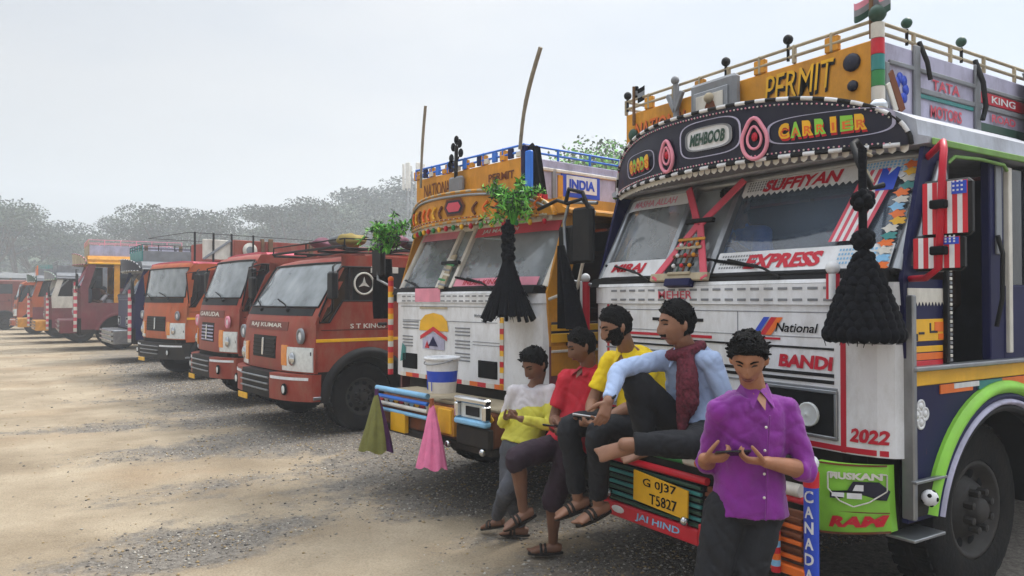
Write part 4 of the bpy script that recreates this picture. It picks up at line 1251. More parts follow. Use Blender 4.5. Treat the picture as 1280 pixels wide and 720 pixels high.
b.obj('shield_outline', gp)
b = MB(); put_text(b, 'MUSKAN', (0, 0, 0), FU, FV, .18, .035, 'offwhite', bold=.05, warp=GW(-1.03, .825, .018)); b.obj('lettering', gp)
b = MB(); f_ = GW(-1.03, .755, .019)
for pts, m in (([(-.09, -.045), (.10, -.045), (.11, .0), (.08, .045), (.0, .045), (-.02, .0), (-.09, -.01)], 'crown_black'),):
    b.add([f_(*p) for p in pts], [list(range(len(pts)))], m)
f_ = GW(-1.03, .755, .022)
for pts in ([(-.08, -.035), (-.03, -.035), (-.03, -.012), (-.08, -.015)], [(.0, .0), (.035, .0), (.035, .03), (.01, .03)], [(-.02, -.04), (.03, -.04), (.03, -.012), (-.02, -.012)]):
    b.add([f_(*p) for p in pts], [[0, 1, 2, 3]], 'white')
b.obj('truck_picture', gp)
TRUCK1 = R

# ================================================================== the second painted truck: yellow crown board
P2 = dict(hw=1.12, z0=.96, band=(1.665, 1.745), ws=(1.795, 2.36), roof=2.52, arch=(1.02, .45, .62), crown=(2.375, .255, 1.05), back=1.55, mid=(.08, .30), rake=.30, bow=.28, cx0=.22,
          zs=1.33, length=6.4, cargo_z=2.5, cargom='truck_orange', side='truck_maroon', pillar='amber', roofm='amber', crownm='amber', edge1='tan', edge2='amber', soffit='offwhite', fringe='offwhite',
          frame='offwhite', glassm='glass_pale', gutter='amber', door='amber', bpillar='amber', dash='steel')
L2 = (3.15, 5.92, 0)
c = old_cab('decorated_truck', 'second decorated truck with yellow crown board, blue roof rails and a bucket on its bumper', L2, math.radians(7), P2)
R, W, CR, CZ = c['R'], c['W'], c['CR'], c['CZ']
TRUCK2 = R
b = MB()
for z in (1.25, 1.28, 1.31, 1.34, 1.42, 1.45, 1.48): b.box(-.006, .01, .68 - (.1 if z > 1.4 else 0), .86, z, z + .012, 'grey', .002)
for z in (1.16, 1.19, 1.22, 1.27, 1.30, 1.33, 1.38, 1.41, 1.44): b.box(-.006, .01, -.24, -.02, z, z + .013, 'grey', .002)
for z, y0, y1 in ((1.31, -.65, -.28), (1.335, -.65, -.28), (1.63, -.7, .9), (1.50, -.62, .86), (1.56, -.62, -.3)): b.box(-.004, .01, y0, y1, z, z + .006, 'grey', .001)
b.obj('grille_line', R)
b = MB(); b.box(-.008, .02, -.62, -.36, 1.04, 1.185, 'matte_black', .004); b.obj('headlight', R)
b = MB(); b.box(-.008, .02, .60, .86, 1.04, 1.185, 'matte_black', .004); b.obj('headlight', R)
b = MB()
for k in range(13):
    z = .965 + .045 * k; hood_strip(b, -.705, -.655, z, z + .045, ('yellow', 'red', 'offwhite')[k % 3], .006, 1.12)
for k in range(14):
    y = -.70 + .115 * k; hood_strip(b, y, y + .115, .962, 1.0, ('orange', 'offwhite', 'red')[k % 3], .006, 1.12)
b.obj('painted_border', R)
b = MB()
for k in range(17):
    z = .95 + .055 * k; b.tube([(.02, 1.13, z), (.02, 1.13, z + .055)], .028, ('red', 'offwhite', 'yellow', 'orange')[k % 4], 8)
b.sphere((.02, 1.13, 1.90), .03, 'orange', 10, 7); b.obj('corner_marker', R)
b = MB()                                                   # painted jug and red roofed picture on the hood
b.add([(-.006, y, z) for y, z in ((.56, 1.41), (.54, 1.50), (.46, 1.555), (.32, 1.575), (.18, 1.555), (.10, 1.50), (.08, 1.41))], [list(range(7))], 'yellow')
b.add([(-.008, y, z) for y, z in ((.54, 1.36), (.32, 1.45), (.10, 1.36), (.10, 1.325), (.32, 1.41), (.54, 1.325))], [[0, 1, 4, 5], [1, 2, 3, 4]], 'red')
b.add([(-.009, y, z) for y, z in ((.55, 1.63), (.09, 1.63), (.09, 1.61), (.55, 1.61))], [[0, 1, 2, 3]], 'tan')
b.add([(-.007, y, z) for y, z in ((.50, 1.33), (.32, 1.40), (.14, 1.33), (.14, 1.24), (.50, 1.24))], [[0, 1, 2, 3, 4]], 'lilac')
b.add([(-.010, y, z) for y, z in ((.40, 1.27), (.32, 1.36), (.24, 1.27))], [[0, 1, 2]], 'navy'); b.add([(-.010, y, z) for y, z in ((.46, 1.25), (.42, 1.32), (.38, 1.25))], [[0, 1, 2]], 'crimson')
b.add([(-.008, y, z) for y, z in ((.80, 1.12), (.90, 1.10), (.86, 1.28), (.80, 1.24))], [[0, 1, 2, 3]], 'teal')
b.obj('painted_picture', R)
lettering('Made in India', R, (-.007, -.42, 1.56), FU, FV, .22, .03, 'grey'); lettering('Roy', R, (-.007, -.45, 1.51), FU, FV, .08, .03, 'grey')
b = MB(); b.box(-.016, -.011, .20, .62, 1.675, 1.80, 'pink', .002); b.obj('bonnet_cloth', R)
p1, p2 = c['p1'], c['p2']
def wb2(par, ya, yb, ta, tb, m, off=.016):
    b = MB(); b.grid(lambda u, v: W(ya + (yb - ya) * u, ta + (tb - ta) * v, off), 10, 1, m, (.002, 0, .001)); return b.obj('sticker', par)
wb2(p1, -1.02, .05, .82, .97, 'pink_red'); wb2(p1, -1.02, .05, .03, .15, 'pink'); wb2(p2, .34, 1.04, .84, .97, 'pink')
H2 = .565
for s, yc, tc_, par, m in (('JAI MATA DI', -.30, .895, p1, 'white'), ('INDIA KING', -.34, .09, p1, 'crimson')):
    b = MB(); put_text(b, s, (0, 0, 0), FU, FV, .5, .045, m, bold=.02, warp=lambda p, q: W(yc - p, tc_ + q / H2, .02)); b.obj('lettering', par)
b = MB(); b.bar(W(.18, 0, .05), W(.20, .55, .05), .08, .02, 'tan', up=(-1, 0, .3)); b.bar(W(.05, .42, .06), W(.33, .42, .06), .03, .03, 'black', up=(-1, 0, .3))
for k in range(6): b.bar(W(.12 + (k % 2) * .03, .05 + .08 * k, .06), W(.24 + (k % 2) * .03, .08 + .08 * k, .06), .02, .012, ('grey', 'green', 'offwhite')[k % 3], up=(-1, 0, .3))
b.obj('windscreen_ornament', R)
crown = c['crown']
b = MB()
for (yc, zc, w, h, m, off) in ((-.10, 2.50, .30, .15, 'rust', .012), (-.10, 2.50, .25, .115, 'crown_black', .015), (-.10, 2.50, .20, .08, 'pink_red', .018)):
    pts = [(-.5, 0), (-.34, .5), (.34, .5), (.5, 0), (.34, -.5), (-.34, -.5)]
    b.add([CZ(yc - p * w, zc + q * h, off) for p, q in pts][::-1], [list(range(6))], m)
b.obj('hexagon_plate', crown)
b = MB()
for k in range(16):
    y = -.95 + 1.75 * k / 15
    if abs(y + .1) < .2: continue
    b.tube([CZ(y + .03 * math.sin(i), 2.42 + .025 * i, .014) for i in range(5)], .012, ('orange', 'rust', 'yellow', 'orange')[k % 4], 5)
b.obj('painted_scroll', crown)
b = MB()
def arc2(y, off): return CZ(y, c['ct'](y) - .035, off)
b.tube([arc2(-1.0 + 2.0 * k / 24, .01) for k in range(25)], .012, 'steel', 6); b.obj('crown_moulding', crown)
fb, sb = carrier(R, .25, 2.6, -.66, 1.02, 2.56, 2.90, 3.0, 'amber', 'lilac', 'bright_blue', 7, False, 'navy')
lettering('NATIONAL', fb, (.244, .62, 2.77), FU, FV, .5, .13, 'rust', bold=.01); lettering('PERMIT', fb, (.244, -.36, 2.77), FU, FV, .36, .07, 'rust', bold=.03)
b = MB(); b.box(.18, .24, .16, .36, 2.64, 2.84, 'grey', .04); b.tube([(.20, .26, 2.80), (.20, .25, 3.12)], .018, 'black', 6)
for dy, z in ((.08, 3.02), (-.07, 3.05), (.05, 3.12), (-.05, 3.14), (0, 3.18), (.10, 2.96)):
    b.sphere((.20, .25 + dy, z), .035, 'matte_black', 8, 6, (.6, .8, 1.2)); b.bar((.20, .25, z - .08), (.20, .25 + dy, z), .012, .012, 'black')
b.obj('rack_emblem', R)
b = MB(); b.box(.21, .28, -.72, -.66, 2.52, 2.99, 'navy', .01); b.box(.20, .24, -.80, -.725, 2.56, 2.93, 'bright_blue', .01); b.obj('corner_post', R)
b = MB()
b.grid(lambda u, v: (.24 + .13 * u + .10 * v, -.74 - .03 * math.sin(u * 6), 2.97 - .50 * v + .03 * math.sin(u * 9)), 6, 8, 'matte_black', (0, .02, 0)); b.grid(lambda u, v: (.30 + .10 * u, -.78 - .02 * math.sin(u * 7), 2.58 - .2 * v), 5, 5, 'crimson', (0, .02, 0)); b.obj('cloth_scrap', R)
b = MB(); b.box(.55, .60, -.69, -.672, 2.57, 2.83, 'grey'); b.box(1.35, 1.40, -.69, -.672, 2.57, 2.83, 'grey'); b.box(.25, 2.5, -.69, -.672, 2.80, 2.83, 'offwhite'); b.obj('side_framing', sb[0])
b = MB(); b.box(.66, .86, -.683, -.672, 2.60, 2.80, 'blue', .002); b.box(.85, 1.14, -.683, -.672, 2.60, 2.80, 'blue', .002); b.box(.72, 1.10, -.686, -.675, 2.64, 2.79, 'white', .002); b.box(.62, .68, -.685, -.673, 2.58, 2.78, 'amber', .002); b.obj('name_panel', sb[0])
lettering('INDIA', sb[0], (.91, -.689, 2.715), SU, SV, .32, .09, 'blue', bold=.05)
nr = c['near']; Y = -1.12
b = MB()
for z0_, z1_, m in ((1.45, 1.50, 'yellow'), (1.36, 1.43, 'yellow'), (1.36, 1.52, 'crown_black')): b.box(.14, 1.5, Y - (.007 if m == 'yellow' else .004), Y + .02, z0_, z1_, m, .002)
b.box(.14, 1.5, Y - .003, Y + .02, 1.10, 1.33, 'amber', .002); b.box(.14, 1.5, Y - .006, Y + .02, 1.28, 1.30, 'offwhite', .002); b.obj('painted_band', nr)
b = MB(); b.tube([(.05, Y + .05, 2.40), (.0, Y - .22, 2.44), (-.03, Y - .36, 2.40), (-.02, Y - .50, 2.42), (.05, Y - .55, 2.34)], .014, 'black', 7)
b.tube([(-.03, Y - .34, 2.40), (-.05, Y - .40, 2.50), (-.05, Y - .54, 2.46), (-.03, Y - .58, 2.34)], .016, 'black', 7); b.tube([(.06, Y - .55, 2.34), (.05, Y - .38, 1.78), (.12, Y, 1.70)], .013, 'offwhite', 7); b.obj('mirror_arm', R)
M2 = mirror_board(R, -.01, -1.63, 2.16, .20, .40, False)
b = MB(); b.tube([(.06, 1.10, 2.35), (.0, 1.32, 2.38), (-.02, 1.32, 1.9), (.06, 1.1, 1.8)], .014, 'steel', 7); b.obj('mirror_arm', R)
mirror_board(R, .0, 1.34, 2.1, .2, .34, False)
b = MB(); b.tube([(.05, -.88, 2.35), (-.12, -.93, 2.50), (-.12, -.95, 2.30)], .014, 'black', 6); b.obj('tassel_hanger', R)
for t in (.10, .88):
    b = MB()
    for k in range(80):
        y = -.98 + 1.96 * k / 79
        b.sphere(CR(y, t, .008), .006, ('offwhite', 'crimson', 'navy')[k % 3], 6, 4)
    b.obj('bead_trim', crown)
for k in range(15):
    y = -.60 + 1.56 * k / 14
    b = MB(); b.box(.238, .262, y - .032, y + .032, 2.905, 2.99 if k % 2 else 2.95, ('offwhite', 'navy', 'amber', 'bright_blue')[k % 4], .004); b.obj('rack_block', R)
for k in range(18):
    y = -.98 + 1.96 * k / 17; p = CR(y, 0, 0)
    b = MB(); b.sphere((p.x + .01, p.y, p.z - .05), .020, ('crimson', 'yellow', 'green')[k % 3], 8, 6, (1, 1, 1.3)); b.obj('bobble', R)
# bumper with pipes on one half and a square lamp on the other
b = MB(); b.box(-.34, .03, -1.06, .64, .845, .875, 'tan', .01); b.box(-.38, .02, -1.05, .62, .58, .844, 'rust', .02); bump = b.obj('bumper', R)
for k, (z, m) in enumerate(((.90, 'light_blue'), (.835, 'bright_blue'), (.775, 'offwhite'), (.72, 'light_blue'))):
    b = MB(); b.tube([(-.43, .60, z), (-.43, -.24, z - .0)], .024 if k == 0 else .017, m, 10); b.obj('bumper_pipe', bump)
b = MB(); b.box(-.44, -.40, -.62, -.26, .62, .84, 'amber', .006); b.box(-.455, -.42, -.60, -.42, .64, .83, 'yellow', .004); b.obj('bumper_board', bump); b = MB(); b.box(-.445, -.40, .10, .34, .55, .72, 'yellow', .006); b.obj('bumper_board', bump)
b = MB()
for q in ((-1.06, -.66, .91, .955), (-1.06, -.66, .745, .79), (-.705, -.66, .791, .909), (-1.06, -1.015, .791, .909)): b.box(-.47, -.40, *q, 'light_blue' if q[2] < .8 and q[3] < .8 else 'chrome', .012)
hb = b.obj('fog_lamp', bump); b = MB(); b.box(-.43, -.405, -1.012, -.708, .793, .907, 'lamp_lens', .004); b.box(-.44, -.43, -.95, -.78, .815, .885, 'black', .004); b.obj('lamp_lens', hb)
for k in range(20):
    y = -1.02 + 1.62 * k / 19
    b = MB(); b.add([(-.384, y - .036, .80), (-.384, y, .835), (-.384, y + .036, .80), (-.384, y, .765), (-.374, y - .036, .80), (-.374, y, .835), (-.374, y + .036, .80), (-.374, y, .765)], [[3, 2, 1, 0], [4, 5, 6, 7], [0, 1, 5, 4], [1, 2, 6, 5], [2, 3, 7, 6], [3, 0, 4, 7]], ('yellow', 'light_blue', 'offwhite', 'crimson')[k % 4]); b.obj('painted_diamond', bump)
b = MB(); b.box(-.43, -.38, -1.06, -.64, .58, .73, 'chassis', .01); b.box(-.39, .05, -1.04, .7, .52, .575, 'chassis', .01); b.sphere((-.44, -.55, .56), .03, 'chrome', 8, 6); b.sphere((-.44, -1.0, .56), .03, 'chrome', 8, 6); b.obj('bumper_beam', bump)
# ================================================================== newer rounded cabs
def modern_cab(label, loc, rz, P, group='trucks parked in a row'):
    R = thing('parked_truck', label, 'truck', loc, rz, group)
    g = P.get
    hw = P['hw']; k = g('k', 1.0); rk = g('rake', 1.0); paint = P['paint']; lowp = g('low', paint)
    pts = [(.78, -.03), (1.0, -.035), (1.25, -.02), (1.45, .015), (1.58, .07), (1.64, .10), (2.16, .36), (2.22, .44), (2.27, .62)]
    def pf(z):
        z = z / k
        for (a, xa), (b_, xb) in zip(pts, pts[1:]):
            if a <= z <= b_: return (xa + (xb - xa) * (z - a) / (b_ - a)) * (rk if z > 1.45 else 1)
        return pts[0][1] if z < pts[0][0] else pts[-1][1] * rk
    def F(y, z, off=0.0): return Vector((pf(z) + .17 * (abs(y) / hw) ** 3.5 - off, y * (1 - .03 * max(0, z / k - 1.6)), z))
    zw0, zw1 = 1.60 * k, 2.17 * k
    ye = hw * .93
    b = MB(); b.grid(lambda u, v: F(-hw + 2 * hw * u, .78 * k + (zw0 - .78 * k) * v), 24, 10, paint, (.04, 0, 0))
    b.grid(lambda u, v: F(-hw + 2 * hw * u, zw1 + (2.27 * k - zw1) * v), 24, 4, paint, (.04, 0, 0))
    for s in (-1, 1): b.grid(lambda u, v: F(s * (hw - (hw - ye) * u), zw0 + (zw1 - zw0) * v), 3, 8, paint, (.06, 0, 0))
    b.obj('cab_front', R)
    b = MB(); b.grid(lambda u, v: F(-ye + 2 * ye * u, zw0 + (zw1 - zw0) * v, -.008), 20, 8, 'glass_dust_sheen', (.006, 0, 0)); ws = b.obj('windscreen', R)
    b = MB()
    edge = [F(-ye + 2 * ye * i / 20, zw0, .004) for i in range(21)] + [F(ye, zw0 + (zw1 - zw0) * i / 8, .004) for i in range(1, 9)] + [F(ye - 2 * ye * i / 20, zw1, .004) for i in range(1, 21)] + [F(-ye, zw1 - (zw1 - zw0) * i / 8, .004) for i in range(1, 8)]
    b.tube(edge, .014, 'black', 6, True); b.obj('rubber_seal', ws)
    for y in (-.55, .35):
        b = MB(); b.tube([F(y, zw0 - .03, .02), F(y + .12, zw0 + .03, .035), F(y + .5, zw0 + .10, .02)], .010, 'matte_black', 5); b.sphere(F(y, zw0 - .04, .01), .03, 'black', 8, 5); b.obj('wiper', R)
    # sides
    ax, az, ar = .86, .44, .56
    xb = 1.80
    for s in (-1, 1):
        y0, y1 = (-hw, -hw + .03) if s < 0 else (hw - .03, hw)
        b = MB()
        xs = sorted([.15] + [ax - ar + 2 * ar * i / 20 for i in range(21)] + [xb]); zt = 1.40 * k
        def zl(x):
            d = ar * ar - (x - ax) ** 2
            return max(.80, az + math.sqrt(d)) if d > 0 else .80
        for xa_, xb_ in zip(xs, xs[1:]):
            if xb_ - xa_ > 1e-5: b.prism([(xa_, zl(xa_ + 1e-6)), (xb_, zl(xb_ - 1e-6)), (xb_, zt), (xa_, zt)], 'y', y0, y1, paint)
        b.prism([(.34, zt), (xb, zt), (xb, 1.67 * k), (.52, 1.67 * k)], 'y', y0, y1, paint)
        b.prism([(.14, zt), (.20, zt), (.19, 1.50 * k), (.34 * rk + .03, 2.06 * k), (.50, 2.12 * k), (.50, 2.255 * k), (.40 * rk + .17, 2.22 * k), (.30 * rk + .17, 2.10 * k), (.17 + .1 * rk, 1.64 * k)], 'y', y0, y1, paint)
        b.prism([(.50, 2.12 * k), (xb, 2.12 * k), (xb, 2.255 * k), (.50, 2.255 * k)], 'y', y0, y1, paint)
        b.prism([(1.22, 1.67 * k), (xb, 1.67 * k), (xb, 2.12 * k), (1.22, 2.12 * k)], 'y', y0, y1, g('rearq', paint))
        sp = b.obj('cab_side', R)
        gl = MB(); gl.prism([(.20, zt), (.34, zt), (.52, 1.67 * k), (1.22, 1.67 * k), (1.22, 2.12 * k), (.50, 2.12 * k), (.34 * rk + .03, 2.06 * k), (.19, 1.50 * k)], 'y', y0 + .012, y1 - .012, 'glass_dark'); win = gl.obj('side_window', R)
        f = MB(); lp = [(.20, zt + .01), (.33, zt + .01), (.51, 1.68 * k), (1.21, 1.68 * k), (1.21, 2.11 * k), (.50, 2.11 * k), (.34 * rk + .035, 2.055 * k), (.195, 1.50 * k)]
        f.tube([(x, s * (hw - .004), z) for x, z in lp], .013, 'black', 6, True); f.bar((.60, s * (hw - .006), 1.68 * k), (.60, s * (hw - .006), 2.11 * k), .02, .03, 'black'); f.obj('window_frame', win)
        d = MB()
        for x in (1.18,): d.box(x - .006, x + .006, s * hw - .003, s * hw + .003, 1.02, 1.66 * k, 'black', .001)
        d.box(.22, 1.18, s * hw - .003, s * hw + .003, 1.31 * k, 1.318 * k, 'black', .001); d.box(1.0, 1.13, s * hw - .02, s * hw + .02, 1.36 * k, 1.40 * k, 'black', .008); d.obj('door_seam', sp)
        st = MB()
        if g('stripe'): st.box(.155, xb, s * hw - .005, s * hw + .005, 1.165 * k, 1.205 * k, g('stripe'), .002); st.obj('painted_stripe', sp)
        wa = MB()
        def fn(u, v):
            a = math.radians(-5) + math.radians(190) * u; rr = ar - .04 + .13 * v
            return (ax + rr * math.cos(a), s * (hw + .05 * (1 - abs(2 * v - 1) ** 2)), max(.42, az + rr * math.sin(a)))
        wa.grid(fn, 24, 4, 'black', (0, -s * .08, 0)); wa.obj('wheel_arch', R)
        lo = MB(); lo.box(.14, ax - ar + .02, y0 + .01, y1 - .005, .56, .80, 'black', .01); lo.obj('step_panel', R)
        lo = MB(); lo.box(.12, .34, y0 - .01, y1, .46, .50, 'steel', .005); lo.obj('step_tread', R)
        lo = MB(); lo.box(ax + ar, xb, y0 + .01, y1 - .005, .62, .80, 'black', .01); lo.obj('rear_panel', R)
    b = MB(); b.prism([(-hw + .01, 2.25 * k), (-hw + .08, 2.29 * k), (-hw * .5, 2.315 * k), (hw * .5, 2.315 * k), (hw - .08, 2.29 * k), (hw - .01, 2.25 * k)], 'x', .60 * rk + .12, xb, g('roofp', paint)); b.obj('cab_roof', R)
    b = MB(); b.box(xb - .06, xb - .001, -hw + .03, hw - .03, .9, 2.25 * k, 'interior'); b.box(.1, xb - .062, -hw + .035, hw - .035, 1.0, 1.05, 'interior'); b.box(.16, .5, -hw + .08, hw - .08, 1.3 * k, 1.55 * k, 'interior', .05); b.obj('cab_interior', R)
    for y in (-.6, .55):
        b = MB(); b.box(.85, 1.3, y - .25, y + .25, 1.25, 1.45, 'seat_vinyl', .05); b.box(1.2, 1.38, y - .25, y + .25, 1.45, 2.0, 'seat_vinyl', .05); b.obj('seat', R)
    # grille, lamps, bumper
    def patch(y0, y1, z0, z1, m, off=.008, name=None, par=R):
        c = MB(); c.grid(lambda u, v: F(y0 + (y1 - y0) * u, z0 + (z1 - z0) * v, off), 8, 3, m, (.02, 0, 0)); return c.obj(name, par)
    gr = patch(-g('gw', .52), g('gw', .52), .93 * k, 1.22 * k, 'black', .006, 'grille')
    for i in range(5):
        patch(-g('gw', .52) + .02, g('gw', .52) - .02, (.95 + .052 * i) * k, (.97 + .052 * i) * k, g('slatm', 'chassis'), .016, 'slat', gr)
    c_ = MB(); c_.bar(F(0, .96 * k, .02), F(0, 1.19 * k, .02), .06, .02, 'chrome', up=(-1, 0, 0)); c_.obj('badge', gr)
    patch(-ye * .97, ye * .97, 1.49 * k, 1.585 * k, 'black', .006, 'cowl')
    patch(-.70, .70, 1.30 * k, 1.41 * k, g('plate', lowp), .008, 'nameboard')
    if g('title'):
        b = MB(); put_text(b, g('title'), (0, 0, 0), FU, FV, 1.1, .07, 'offwhite', bold=.03, warp=lambda p, q: F(-p, 1.355 * k + q, .012)); b.obj('lettering', R)
    for s in (-1, 1):
        ya, yb = s * .62, s * (hw - .02)
        hl = patch(min(ya, yb), max(ya, yb), .80 * k, 1.10 * k, 'lamp_lens', .012, 'headlight')
        q = MB(); q.lathe([(.085, -.004), (.07, -.02), (.001, -.03)], F(s * .86, .95 * k, .012), 'x', 'chrome', 14); q.obj('reflector', hl)
        patch(min(s * .60, s * .74), max(s * .60, s * .74), .86 * k, 1.12 * k, 'lamp_amber', .016, 'turn_signal')
        pk = MB(); pk.lathe([(.10, 0), (.095, -.03), (.06, -.032), (.055, -.02), (.001, -.02)], F(s * (hw - .22), 1.24 * k, .005), 'x', g('vent', 'grey'), 18); pk.lathe([(.05, -.022), (.001, -.035)], F(s * (hw - .22), 1.24 * k, .005), 'x', 'white', 12); pk.obj('side_lamp', R)
    def B(y, z, off=0): return Vector((-.16 + .26 * (abs(y) / hw) ** 4 - off + .04 * abs(z - .62), y, z))
    bz0, bz1 = .44, .77
    for ya, yb, m in ((-hw, -.50, lowp), (.50, hw, lowp), (-.50, .50, 'black')):
        b = MB(); b.grid(lambda u, v: B(ya + (yb - ya) * u, bz0 + (bz1 - bz0) * v), 10, 5, m, (.12, 0, 0)); bp = b.obj('bumper', R)
        if m == 'black':
            for z in (.70, .62, .54): c_ = MB(); c_.tube([B(-.50 + 1.0 * i / 8, z, .016) for i in range(9)], .012, g('bars', 'steel'), 7); c_.obj('bumper_bar', bp)
        else:
            yc = (ya + yb) / 2
            c_ = MB(); c_.lathe([(.075, 0), (.07, -.02), (.001, -.022)], B(yc, .58, .0), 'x', 'matte_black', 14); c_.lathe([(.05, -.021), (.001, -.03)], B(yc, .58, .0), 'x', 'lamp_lens', 12); c_.obj('fog_lamp', bp)
            c_ = MB(); c_.grid(lambda u, v: B(ya + (yb - ya) * (.05 + .9 * u), .70 + .035 * v, .008), 8, 1, 'white', (.005, 0, 0)); c_.obj('reflective_strip', bp)
    b = MB(); b.box(-.19, -.18, .20, .55, .36, .44, 'yellow', .004); np_ = b.obj('number_plate', R)
    # mirrors
    for s in (-1, 1):
        b = MB(); b.tube([(.42, s * (hw - .02), 2.14 * k), (.30, s * (hw + .16), 2.10 * k), (.28, s * (hw + .18), 1.55 * k), (.24, s * (hw - .02), 1.42 * k)], .014, 'black', 6); b.obj('mirror_arm', R)
        b = MB(); b.box(.26, .34, s * (hw + .15) - .09, s * (hw + .15) + .09, 1.70 * k, 2.04 * k, 'black', .03); m_ = b.obj('mirror', R); b = MB(); b.box(.341, .344, s * (hw + .15) - .07, s * (hw + .15) + .07, 1.72 * k, 2.02 * k, 'mirror_glass', .001); b.obj('mirror_glass', m_)
    chassis(R, hw, g('length', 7.2), ax, True, .44)
    cargo_body(R, hw, xb + .1, g('length', 7.2), 1.0, g('cargo_z', 2.3), g('cargom', 'truck_red_deep'), 'wood', g('tarp', False))
    return dict(R=R, F=F, hw=hw, k=k)

t3 = modern_cab('shiny red truck with a round white star on its side window and amber stripe', (2.66, 10.34, 0), math.radians(6), dict(hw=1.24, rake=1.2, gw=.40, paint='truck_red', stripe='yellow', title='RAJ KUMAR', rearq='black', cargom='truck_red_deep', plate='truck_red_deep'))
R, hw = t3['R'], t3['hw']
b = MB(); b.tube([(.80 + .135 * math.cos(a), -hw - .006, 1.90 + .135 * math.sin(a)) for a in [2 * math.pi * i / 28 for i in range(28)]], .013, 'offwhite', 6, True)
for i in range(3):
    a = math.pi / 2 + 2 * math.pi * i / 3
    d, n_ = (math.cos(a), math.sin(a)), (-math.sin(a), math.cos(a))
    b.add([(.80 + d[0] * .09, -hw - .010, 1.90 + d[1] * .09), (.80 + n_[0] * .028 - d[0] * .01, -hw - .010, 1.90 + n_[1] * .028 - d[1] * .01), (.80 - n_[0] * .028 - d[0] * .01, -hw - .010, 1.90 - n_[1] * .028 - d[1] * .01)], [[0, 1, 2]], 'offwhite')
b.obj('star_sticker', R)
lettering('S T KINGS', R, (.86, -hw - .006, 1.36), SU, SV, .5, .06, 'offwhite', bold=.02)
b = MB(); b.box(.90, 1.30, -hw - .006, -hw + .01, 2.04, 2.12, 'offwhite', .003); b.obj('window_sticker', R)
t4 = modern_cab('taller red truck with dented pink roof edge standing behind the star sticker truck', (2.52, 13.45, 0), math.radians(5), dict(hw=1.08, k=1.075, rake=.8, gw=.34, paint='truck_red', low='truck_red', roofp='pink_red', title='GARUDA', slatm='lilac', plate='truck_red_deep', vent='pink', rearq='truck_red_deep'))
t5 = modern_cab('orange truck with upright dark windscreen and yellow line along its door', (2.30, 18.05, 0), math.radians(13), dict(hw=1.2, k=1.09, rake=.30, paint='truck_orange', low='chassis', stripe='yellow', roofp='pink_red', cargo_z=3.0, cargom='truck_red', plate='truck_orange'))
R, hw = t5['R'], t5['hw']
b = MB(); b.box(1.2, 1.9, -1.15, 1.15, 2.55, 3.0, 'truck_red', .01); rb = b.obj('rack_front_board', R)
b = MB(); b.lathe([(.17, 0), (.17, -.01), (.001, -.012)], (1.55, -1.16, 2.78), 'y', 'offwhite', 18); b.lathe([(.09, -.011), (.001, -.016)], (1.55, -1.16, 2.78), 'y', 'grey', 14); b.obj('round_emblem', rb)
b = MB(); b.box(.5, 1.15, -1.16, -1.12, 2.55, 2.98, 'offwhite', .01); b.bar((.5, -1.18, 2.55), (1.1, -1.18, 2.98), .03, .05, 'grey')
for x in (.3, .7, 1.1, 1.6): b.box(x, x + .04, -1.19, -1.165, 2.5, 3.12, 'black')
b.tube([(.2, -1.18, 3.10), (3.5, -1.18, 3.08)], .007, 'black', 6); b.tube([(.2, 1.1, 3.10), (3.5, 1.1, 3.08)], .007, 'black', 6); b.tube([(.2, -1.18, 3.10), (.2, 1.1, 3.1)], .007, 'black', 6); b.obj('rack_rail', R)

# painted cabs farther down the row, seen mostly from their near side
def far_painted(label, loc, rz, P, sidecol, band):
    c = old_cab('decorated_truck', label, loc, rz, P)
    R = c['R']; hw = P['hw']
    carrier(R, .3, 2.8, -.95, .95, P['roof'] + .02, P['roof'] + .30, P['roof'] + .46, band[0], band[1], band[2], 6, False, band[2])
    b = MB(); b.box(-.40, .03, -hw + .05, hw - .05, .50, .88, band[3], .02); bu = b.obj('bumper', R)
    b = MB()
    for z in (.60, .72, .84): b.tube([(-.43, -hw + .05, z), (-.43, hw - .05, z)], .025, 'chrome', 7)
    b.obj('bumper_pipe', bu)
    for s in (-1, 1): headlamp(R, min(s * .5, s * .85), max(s * .5, s * .85), 1.0, 1.2)
    b = MB()
    for i in range(14): b.tube([(-.02, -hw + .02, .55 + .1 * i), (-.02, -hw + .02, .65 + .1 * i)], .045, ('offwhite', 'pink_red')[i % 2], 8)
    b.obj('corner_marker', R)
    b = MB(); b.tube([(.05, -hw, 2.3), (-.02, -hw - .25, 2.3), (-.02, -hw - .25, 1.7), (.08, -hw, 1.65)], .014, 'black', 6); b.obj('mirror_arm', R)
    mirror_board(R, .0, -hw - .25, 2.0, .2, .36, False)
    return c
PF = dict(hw=1.19, z0=.92, band=(1.668, 1.785), ws=(1.84, 2.45), roof=2.72, arch=(1.1, .45, .62), crown=(2.47, .33, 1.10), cx0=.25, bow=.3, zs=1.36, length=6.6)
far_painted('dark blue decorated truck squeezed between the orange truck and the maroon truck', (2.15, 23.6, 0), math.radians(3), dict(PF, door_closed=True, hood='navy', side='navy', pillar='navy', roofm='grey', crownm='crown_black', cargom='teal', cargo_z=2.9), 'navy', ('teal', 'grey', 'black', 'steel'))
c6 = far_painted('maroon decorated truck with pale yellow roof edge and open door', (1.22, 30.0, 0), 0, dict(PF, hood='truck_maroon', side='truck_maroon', pillar='truck_maroon', bpillar='amber', door='truck_maroon', roofm='amber', crownm='tan', gutter='yellow', cargom='lilac', cargo_z=3.0, edge1='pink', frame='pink'), 'x', ('tan', 'lilac', 'pink', 'truck_maroon'))
c6['R'].scale = (1.16, 1.16, 1.16)
